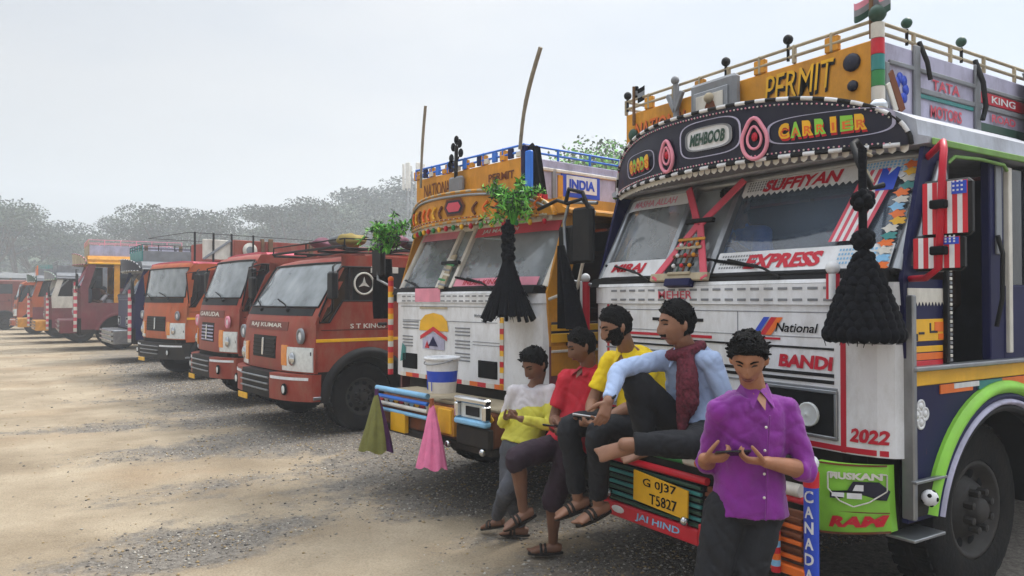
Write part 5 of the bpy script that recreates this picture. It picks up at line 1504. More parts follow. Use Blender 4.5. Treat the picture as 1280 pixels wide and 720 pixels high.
far_painted('small maroon truck with raked pale windscreen seen just past the maroon decorated truck', (.45, 35.0, 0), math.radians(3), dict(PF, hood='truck_maroon', side='truck_maroon', door_closed=True, pillar='offwhite', roofm='grey', crownm='grey', cargom='grey', edge2='green', rake=.55), 'x', ('grey', 'grey', 'steel', 'amber'))
modern_cab('rust red truck parked broadside at the hazy end of the row', (-2.1, 51.6, 0), math.radians(-2), dict(hw=1.2, k=1.2, rake=.6, paint='truck_red_deep', cargom='chassis', cargo_z=2.7, tarp=True, rearq='truck_red_deep'))
far_painted('low orange and green decorated truck between the small maroon truck and the broadside truck', (-.15, 39.6, 0), math.radians(2), dict(PF, door_closed=True, hood='truck_orange', side='truck_maroon', pillar='truck_orange', roofm='grey', crownm='dark_green', cargom='truck_orange', cargo_z=2.6), 'x', ('orange', 'grey', 'teal', 'amber'))
modern_cab('dull orange truck half hidden behind the low decorated trucks', (-.75, 44.5, 0), 0, dict(hw=1.2, k=1.12, rake=.6, paint='truck_orange', cargom='chassis', cargo_z=2.8, tarp=True))
modern_cab('faded grey red truck with tarpaulin load behind the broadside truck', (-5.2, 58.5, 0), 0, dict(hw=1.2, k=1.2, rake=.6, paint='truck_maroon', cargom='tarp', cargo_z=3.0, tarp=True))
modern_cab('faded red truck under a grey tarpaulin behind the broadside truck', (1.4, 57.5, 0), 0, dict(hw=1.2, k=1.2, rake=.6, paint='truck_maroon', cargom='wood', cargo_z=2.9, tarp=True))
# ================================================================== people
mat('skin', '86604b', 0.5, 0.12, 14, bump=0.08, bscale=90)
mat('skin_warm', '96674c', 0.5, 0.12, 14, bump=0.08, bscale=90)
mat('skin_dark', '704e3c', 0.5, 0.12, 14, bump=0.08, bscale=90)
mat('lips', '6b3630', 0.45, 0.1, 20)
mat('hair', '0a090a', 0.75, 0.4, 60, bump=0.8, bscale=120, spec=.15)
mat('eye', '14100e', 0.2, 0.05, 5)
mat('shirt_purple', '74177f', 0.65, 0.22, 9, bump=0.25, bscale=25, sheen=.2)
mat('shirt_blue', '97a9c9', 0.75, 0.10, 7, bump=0.25, bscale=25, sheen=.2)
mat('shirt_yellow', 'e0c010', 0.7, 0.10, 7, bump=0.25, bscale=25)
mat('shirt_red', 'b0182b', 0.7, 0.14, 7, bump=0.25, bscale=25)
mat('shirt_white', 'bdb8bc', 0.75, 0.08, 9, bump=0.25, bscale=25)
mat('shirt_lime', 'c6c04a', 0.75, 0.10, 9, bump=0.25, bscale=25)
mat('trouser_black', '15161b', 0.8, 0.25, 8, bump=0.25, bscale=25)
mat('trouser_grey', '4b4d54', 0.85, 0.25, 9, bump=0.3, bscale=60)
mat('trouser_maroon', '2b1c27', 0.8, 0.25, 8, bump=0.25, bscale=25)
mat('sandal', '1d1712', 0.7, 0.2, 9)
mat('scarf', '5d2430', 0.9, 0.55, 55, bump=0.4, bscale=60)
mat('phone', '101114', 0.25, 0.1, 5)
mat('phone_white', 'cfd0d4', 0.3, 0.1, 5)

def crv(pts, k=5):
    """smooth path through (point, radius...) nodes"""
    P = [(V3(p[0]), *p[1:]) for p in pts]
    out = []
    for i in range(len(P) - 1):
        p0, p1, p2, p3 = P[max(0, i - 1)], P[i], P[i + 1], P[min(len(P) - 1, i + 2)]
        for j in range(k):
            t = j / k
            q = 0.5 * ((2 * p1[0]) + (p2[0] - p0[0]) * t + (2 * p0[0] - 5 * p1[0] + 4 * p2[0] - p3[0]) * t * t + (3 * p1[0] - p0[0] - 3 * p2[0] + p3[0]) * t ** 3)
            out.append((q, *[a + (c - a) * t for a, c in zip(p1[1:], p2[1:])]))
    out.append(P[-1])
    return out
def limb(b, nodes, m, k=4, cap=True):
    c = crv(nodes, k)
    b.tube([q[0] for q in c], [q[1] for q in c], m, 12)
    if cap:
        b.sphere(c[0][0], c[0][1], m, 12, 8); b.sphere(c[-1][0], c[-1][1], m, 12, 8)
def torso(b, nodes, m, n=22, k=4, e=2.4):
    """nodes: centre, half width, half depth, side vector ; cross sections are rounded boxes"""
    c = crv(nodes, k)
    vs, fs = [], []
    L = len(c)
    for i, (p, ra, rb, s) in enumerate([(q[0], q[1], q[2], q[3]) for q in c]):
        t = (c[min(i + 1, L - 1)][0] - c[max(i - 1, 0)][0]).normalized()
        s = (s - t * s.dot(t)).normalized(); f = t.cross(s)
        for j in range(n):
            a = 2 * math.pi * j / n; ca, sa = math.cos(a), math.sin(a)
            vs.append(p + s * (math.copysign(abs(ca) ** (2 / e), ca) * ra) + f * (math.copysign(abs(sa) ** (2 / e), sa) * rb))
    for i in range(L - 1):
        for j in range(n): fs.append([i * n + j, i * n + (j + 1) % n, (i + 1) * n + (j + 1) % n, (i + 1) * n + j])
    b.add(vs, fs, m, True); b.add(vs[:n], [list(range(n))[::-1]], m); b.add(vs[-n:], [list(range(n))], m)
def remesh(b, name, parent, voxel, it, mats, base, fold=0.0, pick=None, fscale=12.0):
    me = bpy.data.meshes.new('tmp'); me.from_pydata([V3(p) - base for p in b.v], [], b.f); me.update()
    o = bpy.data.objects.new('tmp', me); COL.objects.link(o)
    r = o.modifiers.new('r', 'REMESH'); r.mode = 'VOXEL'; r.voxel_size = voxel
    s = o.modifiers.new('s', 'SMOOTH'); s.factor = .5; s.iterations = it
    dg = bpy.context.evaluated_depsgraph_get(); dg.update()
    m2 = bpy.data.meshes.new_from_object(o.evaluated_get(dg)); m2.name = name
    bpy.data.objects.remove(o); bpy.data.meshes.remove(me)
    m2.materials.clear()
    for m in mats: m2.materials.append(MATS[m])
    nv = len(m2.vertices)
    if fold:
        co = np.empty(nv * 3); m2.vertices.foreach_get('co', co); co = co.reshape(-1, 3)
        no = np.empty(nv * 3); m2.vertex_normals.foreach_get('vector', no); no = no.reshape(-1, 3)
        h = np.empty(nv)
        for i in range(nv):
            p = co[i]
            q = V3((p[0] + .55 * p[2], p[1] - .5 * p[2], p[2] * .55)) * fscale
            w = noise.noise(q * .5) * .9
            a = noise.noise(q + V3((w, w, w)) * 1.2); c2 = noise.noise(V3((p[0] - .4 * p[2], p[1] + .6 * p[2], p[2] * .8)) * fscale * .8 + V3((9, 2, 5)))
            h[i] = max(-.30, abs(a) ** .55 * .9 - .35 + min(0, abs(c2) * 3.5 - .5) * .6)
        co += no * (h * fold)[:, None]
        m2.vertices.foreach_set('co', co.ravel())
    m2.polygons.foreach_set('use_smooth', [True] * len(m2.polygons))
    if pick:
        m2.polygons.foreach_set('material_index', [pick(p.center + base) for p in m2.polygons])
    m2.update()
    return link(name, m2, parent)
def head_shape(d, hair=None):
    """radius vector of the head for a unit direction d = (side, forward, up), in metres"""
    x, y, z = d
    w = .074; dep = .094 if y > 0 else .100; up = .118 if z > 0 else .112
    k = 1 / math.sqrt((x / w) ** 2 + (y / dep) ** 2 + (z / up) ** 2)
    X, Y, Z = x * k, y * k, z * k
    if Z < 0:
        t = min(1, -Z / .112)
        X *= 1 - .26 * t ** 1.6
        Y = Y * (1 - .10 * t) + .018 * t if Y > 0 else Y * (1 - .42 * t)
    if Y > 0:
        g = lambda a, s: math.exp(-(a / s) ** 2)
        fr = min(1, Y / .05)
        Y += fr * (.026 * g(X, .0125) * (1 if -.04 < Z < -.02 else g(Z + .02, .035) if Z > -.02 else g(Z + .04, .010)) + .010 * g(abs(X) - .012, .010) * g(Z + .036, .012))
        Y -= fr * .013 * g(abs(X) - .031, .016) * g(Z - .010, .013)
        Y += fr * .006 * g(Z - .034, .012) * g(X, .05) + fr * .008 * g(X, .026) * g(Z + .066, .012) + fr * .009 * g(X, .022) * g(Z + .100, .014)
        Y -= fr * .005 * g(X, .03) * g(Z + .082, .007)
        Y += fr * .004 * g(abs(X) - .045, .02) * g(Z + .022, .02)
    return X, Y, Z
def hand(b, wr, d, palm, thumb, m, curl=.9, s=1.0):
    """d: towards the fingers, palm: the way the palm faces, thumb: the side the thumb is on"""
    d = V3(d).normalized(); palm = V3(palm); palm = (palm - d * palm.dot(d)).normalized(); th = d.cross(palm)
    if th.dot(V3(thumb)) < 0: th = -th
    torso(b, [(wr - d * .01, .026 * s, .020 * s, th), (wr + d * .03 * s, .034 * s, .017 * s, th), (wr + d * .085 * s, .040 * s, .014 * s, th)], m, 14, 3)
    for i, (o, L) in enumerate(((.030, .068), (.010, .077), (-.010, .072), (-.029, .056))):
        p = wr + d * (.082 - abs(o) * .15) * s + th * o * s
        pts = [(p, .0092 * s)]; q = p; ang = curl * .35 + .06 * i
        for L2, r in ((.42, .0088), (.33, .0080), (.25, .0068)):
            q = q + (d * math.cos(ang) + palm * math.sin(ang) + th * o * .8) * (L * L2 * s); pts.append((q, r * s)); ang += curl * .75
        limb(b, pts, m, 3)
    p = wr + d * .022 * s + th * .028 * s
    limb(b, [(p, .013 * s), (p + (d * .5 + th * .7 + palm * .35) * .034 * s, .0115 * s), (p + (d * .95 + th * .75 + palm * .75) * .062 * s, .0085 * s)], m, 3)

def person(label, J, S):
    J = {k: V3(v) for k, v in J.items()}
    g = S.get; s = g('s', 1.0); sk = g('skin', 'skin')
    base = V3(g('base'))
    b = MB()
    sS = (J['shL'] - J['shR']).normalized(); sH = (J['hipL'] - J['hipR']).normalized()
    pel, nk = J['pelvis'], J['neck']
    ax = (nk - pel); up = ax.normalized(); sm_ = (sS + sH).normalized(); fw = up.cross(sm_) * -1
    if fw.dot(V3(g('front'))) < 0: fw = -fw
    sl = g('slouch', .03)
    def sp(t): return pel + ax * t - fw * sl * math.sin(math.pi * max(0, min(1, t)))
    shw = (J['shL'] - J['shR']).length / 2
    def tnodes(o, lo=-.16, hi=1.0, belly=0):
        kk = [(-.16, .105, .095, sH), (0.0, .150, .110, sH), (.30, .132 + belly, .100 + belly, sH), (.58, .145 + belly * .5, .106 + belly, sm_), (.82, shw * .88, .100, sS), (.95, shw * .62, .076, sS), (1.04, .062, .060, sS)]
        return [(sp(t), a * s + o, c * s + o, v) for t, a, c, v in kk if lo <= t <= hi + .05]
    torso(b, tnodes(-.014), sk)
    hd = J['head']; F = V3(g('face')).normalized(); U = (V3((0, 0, 1)) - F * F.z).normalized() if abs(F.z) < .95 else up
    U = (U + up * .0).normalized(); X = F.cross(U).normalized()
    hs = g('hs', 1.0) * s
    def HP(x, y, z): return hd + (X * x + F * y + U * z) * hs
    limb(b, [(nk - up * .06, .060 * s), (nk, .056 * s), (HP(0, -.012, -.075), .052 * s)], sk)
    na, nb = 40, 30
    def hmesh(b, m, fn):
        vs = [fn(math.sin(math.pi * i / nb) * math.sin(2 * math.pi * j / na), math.sin(math.pi * i / nb) * math.cos(2 * math.pi * j / na), math.cos(math.pi * i / nb)) for i in range(1, nb) for j in range(na)]
        fs = [[i * na + j, i * na + (j + 1) % na, (i + 1) * na + (j + 1) % na, (i + 1) * na + j] for i in range(nb - 2) for j in range(na)]
        t = len(vs); vs += [fn(0, 0, 1), fn(0, 0, -1)]
        fs += [[t, (j + 1) % na, j] for j in range(na)] + [[t + 1, (nb - 2) * na + j, (nb - 2) * na + (j + 1) % na] for j in range(na)]
        b.add(vs, fs, m, True)
    hmesh(b, sk, lambda x, y, z: HP(*head_shape((x, y, z))))
    for e in (-1, 1): b.sphere(HP(e * .076, -.008, -.010), .020 * hs, sk, 10, 8, (.6, 1.0, 1.5))
    # limbs of the body
    for q, e in (('R', -1), ('L', 1)):
        sh, el, wr = J['sh' + q], J['el' + q], J['wr' + q]
        limb(b, [(nk - up * .04, .044 * s), ((nk - up * .05).lerp(sh, .6), .044 * s), (sh, .046 * s)], sk)
        limb(b, [(sh, .048 * s), (sh.lerp(el, .35), .044 * s), (el, .038 * s), (el.lerp(wr, .3), .042 * s), (wr.lerp(el, .12), .028 * s), (wr, .026 * s)], sk)
        h = g('hand' + q)
        hand(b, wr, h[0], h[1], h[2], sk, h[3], s * .95)
        hp, kn, an = J['hip' + q], J['kn' + q], J['an' + q]
        limb(b, [(hp, .085 * s), (hp.lerp(kn, .4), .076 * s), (kn, .054 * s), (kn.lerp(an, .3), .056 * s), (kn.lerp(an, .8), .036 * s), (an, .034 * s)], sk)
        fd = V3(g('toe' + q)).normalized(); fu = V3(g('fup' + q, (0, 0, 1))); fu = (fu - fd * fu.dot(fd)).normalized(); fs_ = fd.cross(fu)
        torso(b, [(an - fd * .060 * s - fu * .045 * s, .026 * s, .026 * s, fs_), (an - fd * .02 * s - fu * .04 * s, .034 * s, .036 * s, fs_), (an + fd * .07 * s - fu * .048 * s, .040 * s, .027 * s, fs_), (an + fd * .135 * s - fu * .058 * s, .046 * s, .016 * s, fs_), (an + fd * .155 * s - fu * .062 * s, .040 * s, .012 * s, fs_)], sk, 16, 3)
        for i in range(5):
            p = an + fd * (.150 - .008 * i) * s - fu * .062 * s + fs_ * (.032 - .016 * i) * s * (1 if q == 'L' else -1)
            limb(b, [(p, .011 * s), (p + fd * (.026 - .002 * i) * s, .010 * s)], sk, 2)
    R = remesh(b, 'person', None, .0055, 2, [sk], base)
    R.location = base
    tag(R, label, 'person', 'men resting by the painted trucks' if g('grouped', True) else None)
    # face: brows, eyes, lips
    def surf(x, z, off):
        lo, hi = 0.0, 1.0
        best = None
        for i in range(60):                                   # find the front surface point at (x, z)
            el_ = -1.2 + 2.4 * i / 59
            d = V3((x * 8, math.cos(el_) , math.sin(el_))).normalized()
            p = head_shape(d)
            e_ = abs(p[2] - z) + abs(p[0] - x)
            if best is None or e_ < best[0]: best = (e_, p)
        az_ = math.atan2(x, .09)
        for i in range(40):
            for j in range(7):
                el_ = -1.2 + 2.4 * i / 39; a_ = az_ * (.6 + .15 * j)
                d = (math.cos(el_) * math.sin(a_), math.cos(el_) * math.cos(a_), math.sin(el_)); p = head_shape(d)
                e_ = abs(p[2] - z) + abs(p[0] - x)
                if e_ < best[0]: best = (e_, p)
        return HP(x, best[1][1] + off, z) - base
    b = MB()
    for e in (-1, 1): b.tube([surf(e * .016, .028, .002), surf(e * .032, .033, .002), surf(e * .050, .026, .001)], [.0040 * hs, .0048 * hs, .003 * hs], 'hair', 6)
    b.obj('eyebrows', R)
    b = MB()
    for e in (-1, 1):
        b.tube([surf(e * .019, .006, .0015), surf(e * .031, .008, .0035), surf(e * .044, .006, .001)], [.0030 * hs, .0046 * hs, .003 * hs], 'eye', 6)
    b.obj('eyes', R)
    b = MB(); b.tube([surf(-.024, -.066, .0), surf(-.010, -.063, .003), surf(.010, -.063, .003), surf(.024, -.066, .0)], [.004 * hs, .008 * hs, .008 * hs, .004 * hs], 'lips', 6); b.obj('lips', R)
    # hair (and beard) hug the skull
    ht = g('hair', .018); messy = g('messy', .006)
    def hair_fn(x, y, z):
        p = V3(head_shape((x, y, z)))
        front = .068 + g('hairline', 0.0); line = front if y > .35 else (-.015 if abs(y) <= .35 and y > -.1 else -.065)
        if .35 < y < .75: line = front * .35 + front * .65 * (y - .35) / .4
        if -.1 < y <= .35: line = -.02 + (front * .35 + .02) * max(0, (y + .0) / .35)
        k = max(0, min(1, (p.z - line) / .018 + .5))
        n_ = noise.noise(V3((x * 5 + 3.1, y * 5, z * 5))) * messy * 1.4 + noise.noise(V3((x * 14, y * 14, z * 14 + 2))) * messy
        o = -.008 + k * (.010 + ht * (.5 + .6 * max(0, z)) * (1.0 if z > 0 else .55) + n_)
        p = p + p.normalized() * o
        return HP(*p)
    b = MB(); hmesh(b, 'hair', hair_fn)
    for (w) in range(g('tufts', 60)):
        a = random.uniform(0, 6.28); zz = random.uniform(.35, .98); r_ = math.sqrt(1 - zz * zz)
        d = V3((r_ * math.cos(a), r_ * math.sin(a), zz))
        if d.y > .6 and d.z < .66: continue
        p = V3(head_shape(d)) + d * ht * .8; t_ = V3((random.uniform(-1, 1), random.uniform(-.2, 1.2), .5)) * g('tuft', .014)
        b.tube([HP(*p), HP(*(p + d * .006 + t_ * .6)), HP(*(p + t_))], [.0075 * hs, .005 * hs, .001], 'hair', 5)
    b.v = [tuple(V3(p) - base) for p in b.v]; b.obj('hair', R)
    if g('beard'):
        bd = g('beard')
        def beard_fn(x, y, z):
            p = V3(head_shape((x, y, z))); k = 0
            if y > -.05:
                jaw = -.048 + .055 * min(1, abs(x) / .6) ** 2
                if p.z < jaw: k = 1
                if abs(p.x) < .026 and -.075 < p.z < -.058: k = -.3
                if bd == 'moustache': k = 1 if (abs(p.x) < .03 and -.060 < p.z < -.046 and y > .5) else 0
            p = p + p.normalized() * (-.006 + (.0095 + .002 * noise.noise(V3((x * 20, y * 20, z * 20)))) * k)
            return HP(*p)
        b = MB(); hmesh(b, 'hair', beard_fn); b.v = [tuple(V3(p) - base) for p in b.v]; b.obj('beard', R)
    # shirt
    b = MB()
    lo = g('hem', -.05); nodes = tnodes(.016, lo, .95, g('belly', .008))
    hemp = sp(lo)
    nodes = [(sp(lo), (.158 if lo < 0 else .148) * s + .018, .118 * s + .018, sH)] + [n_ for n_ in nodes if (n_[0] - pel).dot(up) > (hemp - pel).dot(up) + .03]
    torso(b, nodes, g('shirt'))
    for q in 'RL':
        sh, el, wr = J['sh' + q], J['el' + q], J['wr' + q]
        limb(b, [(nk - up * .045, .05 * s), ((nk - up * .05).lerp(sh, .6), .058 * s), (sh, .062 * s)], g('shirt'))
        sl_ = g('sleeve', 'long')
        if sl_ == 'long': N_ = [(sh, .060), (sh.lerp(el, .4), .054), (el, .049), (el.lerp(wr, .4), .045), (el.lerp(wr, .93), .034)]
        elif sl_ == 'rolled': N_ = [(sh, .060), (sh.lerp(el, .4), .055), (el, .050), (el.lerp(wr, .22), .048)]
        else: N_ = [(sh, .062), (sh.lerp(el, .4), .061), (sh.lerp(el, .75), .064)]
        N_ = [(p, r * s) for p, r in N_]
        c_ = crv(N_, 4); b.tube([z_[0] for z_ in c_], [z_[1] for z_ in c_], g('shirt'), 14); b.sphere(sh, .059 * s, g('shirt'))
        if sl_ == 'rolled': b.tube([el.lerp(wr, .10), el.lerp(wr, .24)], .054 * s, g('shirt'), 14)
    remesh(b, 'shirt', R, .0085, 3, g('shirt_mats', [g('shirt')]), base, g('fold', .010), g('pick'))
    # collar and front placket
    if g('collar'):
        b = MB()
        for e in (-1, 1):
            a = nk + fw * .066 * s - up * .005; c2 = nk + sS * e * .062 * s + up * .02; d2 = nk - fw * .055 * s + up * .025
            t0 = nk + fw * .112 * s + sS * e * .05 * s - up * .075
            b.add([a, c2, d2, d2 - up * .035 - fw * .012, c2 + sS * e * .018 - up * .04, t0], [[0, 1, 4, 5], [1, 2, 3, 4]], g('shirt'))
            o_ = fw * .006 + up * .004
            b.add([a + o_, c2 + o_, d2 - fw * .006, d2 - up * .035 - fw * .020, c2 + sS * e * .024 - up * .04, t0 + o_], [[5, 4, 1, 0], [4, 3, 2, 1]], g('shirt'))
        b.v = [tuple(V3(p) - base) for p in b.v]; b.obj('collar', R)
        b = MB(); b.add([nk + fw * .068 * s + sS * .030 - up * .012, nk + fw * .068 * s - sS * .030 - up * .012, sp(.84) + fw * (.135 * s + .004)], [[0, 1, 2]], sk); b.v = [tuple(V3(p) - base) for p in b.v]; b.obj('open_neck', R)
    # trousers
    b = MB()
    torso(b, [(sp(-.17), .108 * s, .10 * s, sH), (sp(-.06), .160 * s, .120 * s, sH), (sp(.06), .158 * s, .118 * s, sH), (sp(.14), .146 * s, .112 * s, sH)], g('trousers'))
    for q in 'RL':
        hp, kn, an = J['hip' + q], J['kn' + q], J['an' + q]
        tl = g('leg' + q, .94)
        if tl > .5: N_ = [(hp, .098), (hp.lerp(kn, .4), .090), (kn, .073), (kn.lerp(an, .35), .068), (kn.lerp(an, .7 * tl), .060), (kn.lerp(an, tl), .056)]
        else: N_ = [(hp, .098), (hp.lerp(kn, .5), .090), (kn, .080), (kn.lerp(an, tl), .078)]
        N_ = [(p, r * s) for p, r in N_]
        c_ = crv(N_, 4); b.tube([z_[0] for z_ in c_], [z_[1] for z_ in c_], g('trousers'), 14); b.sphere(hp, .096 * s, g('trousers')); b.sphere(kn, N_[2][1] if tl > .5 else .08 * s, g('trousers'))
    remesh(b, 'trousers', R, .009, 3, [g('trousers')], base, g('fold', .010))
    # footwear
    if g('shoes', True):
        for q in 'RL':
            an = J['an' + q]; fd = V3(g('toe' + q)).normalized(); fu = V3(g('fup' + q, (0, 0, 1))); fu = (fu - fd * fu.dot(fd)).normalized(); fs_ = fd.cross(fu)
            b = MB(); n_ = 18; out = []
            for i in range(n_):
                a = 2 * math.pi * i / n_; L = .125; w = .040 + .010 * math.cos(a)
                out.append(an + fd * (.052 + L * math.cos(a)) * s + fs_ * w * math.sin(a) * s - fu * .070 * s)
            o2 = [p - fu * .016 * s for p in out]
            b.add(out + o2, [list(range(n_)), list(range(n_, 2 * n_))[::-1]] + [[i, n_ + i, n_ + (i + 1) % n_, (i + 1) % n_] for i in range(n_)], 'sandal')
            for a0, w_ in ((.085, .05), (.055, .045)):
                b.tube([an + fd * a0 * s + fs_ * w_ * s * math.cos(t_) + fu * (-.070 + .050 * math.sin(t_)) * s for t_ in [math.pi * i / 8 for i in range(9)]], .010 * s, 'sandal', 6)
            b.v = [tuple(V3(p) - base) for p in b.v]; b.obj('sandal', R)
    return R, dict(sp=sp, fw=fw, up=up, sS=sS, nk=nk, HP=HP, base=base)

def handset(label, p, d, n, m='phone', w=.07, h=.145):
    d = V3(d).normalized(); n = V3(n); n = (n - d * n.dot(d)).normalized(); sx = d.cross(n)
    M = Matrix((sx, d, n)).transposed().to_4x4()
    b = MB(); b.box(-w / 2, w / 2, -h / 2, h / 2, -.004, .004, m, .003); b.box(-w / 2 + .004, w / 2 - .004, -h / 2 + .008, h / 2 - .008, .0042, .0050, 'glass_dark', .0002)
    o = b.obj('phone', None); M.translation = V3(p); o.matrix_world = M
    return tag(o, label, 'phone', 'phones in the men\'s hands')

R, I = person('man in purple shirt and black trousers standing and looking down at his phone',
  dict(head=(2.556, 2.163, 1.450), neck=(2.632, 2.203, 1.315), pelvis=(2.615, 2.215, .835), shR=(2.480, 2.255, 1.225), shL=(2.752, 2.125, 1.222), elR=(2.505, 2.345, .985), wrR=(2.39, 2.26, 1.03),
       elL=(2.775, 2.045, .975), wrL=(2.555, 2.075, 1.03), hipR=(2.525, 2.265, .80), hipL=(2.675, 2.19, .80), knR=(2.41, 2.26, .44), knL=(2.54, 2.185, .44), anR=(2.35, 2.28, .086), anL=(2.50, 2.19, .086)),
  dict(base=(2.48, 2.2, 0), front=(-.82, -.57, 0), face=(-.71, -.50, -.46), hs=.94, skin='skin_warm', shirt='shirt_purple', trousers='trouser_black', sleeve='rolled', hem=-.10, belly=.004, collar=True, hair=.024, messy=.010, tuft=.026, tufts=130, slouch=.015, s=.95, fold=.014,
       handR=((.55, -.80, .12), (.5, .3, .8), (-.8, -.4, .3), 1.0), handL=((-.80, .60, .10), (.3, .2, .9), (-.4, -.9, .3), 1.0), toeR=(-.8, -.6, 0), toeL=(-.85, -.45, 0), grouped=True))
pk = MB()
for t in (.70, .50, .30, .10):
    pk.sphere(I['sp'](t) + I['fw'] * .150 - I['base'], .006, 'offwhite', 8, 5)
pk.tube([I['sp'](t) + I['fw'] * (.138 + .008 * math.sin(t * 3)) + I['sS'] * .016 - I['base'] for t in (.80, .6, .4, .2, .0, -.1)], .004, 'shirt_purple', 5); pk.obj('button_placket', R)
handset('phone held in both hands by the man in purple', (2.455, 2.165, 1.062), (.8, -.6, .05), (.35, .25, .9), 'phone')

R, I = person('man in pale blue shirt and maroon scarf sitting barefoot on the bumper',
  dict(head=(2.900, 2.930, 1.570), neck=(2.985, 2.945, 1.425), pelvis=(3.060, 2.945, 1.010), shR=(2.900, 3.060, 1.365), shL=(3.015, 2.795, 1.375), elR=(2.610, 3.060, 1.325), wrR=(2.455, 2.965, 1.185),
       elL=(3.085, 2.735, 1.115), wrL=(2.93, 2.64, .96), hipR=(3.02, 3.01, .97), hipL=(3.04, 2.86, .97), knR=(2.735, 3.075, 1.265), anR=(2.80, 3.06, .93), knL=(2.74, 2.66, .99), anL=(2.47, 2.86, .985)),
  dict(base=(3.0, 2.9, .86), front=(-.8, .1, 0), face=(-.90, .34, -.12), skin='skin', shirt='shirt_blue', trousers='trouser_black', sleeve='long', hem=.02, collar=True, hair=.015, messy=.006, tuft=.02, beard='moustache', slouch=.05, shoes=False,
       handR=((-.45, -.1, -.9), (.1, .9, -.2), (-.8, -.3, .3), .7), handL=((-.6, .2, -.5), (.1, .5, -.8), (-.5, .8, .2), .7), toeR=(-1, .1, -.15), toeL=(-.55, .80, -.25), fupL=(-.6, -.5, .6), legL=.86, fold=.013))
b = MB(); nkp = I['nk']; S_ = I['sS']; fw = I['fw']; up = I['up']
b.tube([nkp + S_ * .078 * math.cos(a) + fw * (.085 * math.sin(a) + .01) + up * (.0 + .02 * math.cos(a)) for a in [2 * math.pi * i / 16 for i in range(16)]], .030, 'scarf', 10, True)
limb(b, [(nkp + fw * .085 + S_ * .05 - up * .02, .035), (nkp + fw * .125 + S_ * .06 - up * .12, .050), (nkp + fw * .135 + S_ * .05 - up * .24, .055), (nkp + fw * .14 + S_ * .035 - up * .31, .03)], 'scarf')
limb(b, [(nkp + fw * .095 + S_ * .02 - up * .04, .03), (nkp + fw * .135 + S_ * .02 - up * .2, .036), (nkp + fw * .15 + S_ * .0 - up * .40, .03)], 'scarf')
remesh(b, 'scarf', R, .007, 2, ['scarf'], I['base'], .012, None, 22)
b = MB(); b.tube([V3((2.475, 2.977, 1.205)) - I['base'] + V3((.026 * math.cos(a), .030 * math.sin(a), .012 * math.cos(a))) for a in [2 * math.pi * i / 14 for i in range(14)]], .008, 'black', 6, True); b.obj('wristwatch', R)

R, I = person('bearded man in yellow shirt sitting on the bumper with both feet hanging',
  dict(head=(3.020, 3.565, 1.535), neck=(3.125, 3.590, 1.380), pelvis=(3.220, 3.550, .975), shR=(3.100, 3.715, 1.315), shL=(3.205, 3.445, 1.325), elR=(2.995, 3.765, 1.06), wrR=(2.865, 3.64, .965),
       elL=(3.050, 3.430, 1.07), wrL=(2.86, 3.50, .985), hipR=(3.16, 3.625, .94), hipL=(3.20, 3.47, .94), knR=(2.765, 3.70, .925), anR=(2.80, 3.67, .50), knL=(2.79, 3.45, .93), anL=(2.83, 3.51, .50)),
  dict(base=(3.1, 3.55, .86), front=(-.9, .2, 0), face=(-.80, .30, -.36), skin='skin', shirt='shirt_yellow', trousers='trouser_black', sleeve='short', hem=.0, belly=.012, collar=True, hair=.013, messy=.006, tuft=.018, beard='full', slouch=.06,
       handR=((-.6, -.5, -.2), (.1, .1, .9), (-.6, .6, .2), .9), handL=((-.7, .3, -.2), (.1, .1, .9), (-.5, -.7, .2), .9), toeR=(-.9, .25, -.25), toeL=(-.9, .15, -.25), fold=.013))
handset('small white phone held by the man in yellow', (2.80, 3.60, 1.00), (-.6, .5, .1), (.3, .1, .95), 'phone_white')

R, I = person('man in red shirt and dark maroon shorts leaning on the bumper with one leg raised',
  dict(head=(3.045, 3.940, 1.395), neck=(3.105, 3.955, 1.245), pelvis=(2.985, 4.015, .755), shR=(3.005, 4.060, 1.175), shL=(3.120, 3.835, 1.190), elR=(2.925, 4.085, .915), wrR=(2.835, 3.90, .865),
       elL=(3.06, 3.80, .935), wrL=(2.87, 3.84, .905), hipR=(2.945, 4.08, .73), hipL=(2.965, 3.94, .725), knR=(2.60, 4.03, .70), anR=(2.66, 4.06, .36), knL=(2.86, 4.00, .42), anL=(2.93, 4.11, .092)),
  dict(base=(2.95, 4.05, 0), front=(-.9, .1, 0), face=(-.80, .38, -.36), skin='skin_dark', shirt='shirt_red', trousers='trouser_maroon', sleeve='short', hem=-.04, collar=True, hair=.012, messy=.005, tuft=.016, slouch=.05, legL=.16, legR=.16, s=.95,
       handR=((-.5, -.75, -.1), (.1, .2, .9), (-.6, .6, .3), .9), handL=((-.8, .3, .0), (.1, .2, .9), (-.5, -.7, .2), .9), toeR=(-.9, .25, -.35), toeL=(-.85, .5, 0), fold=.013))
handset('dark phone held low by the man in red', (2.775, 3.88, .90), (-.6, .5, .1), (.3, .1, .95), 'phone')

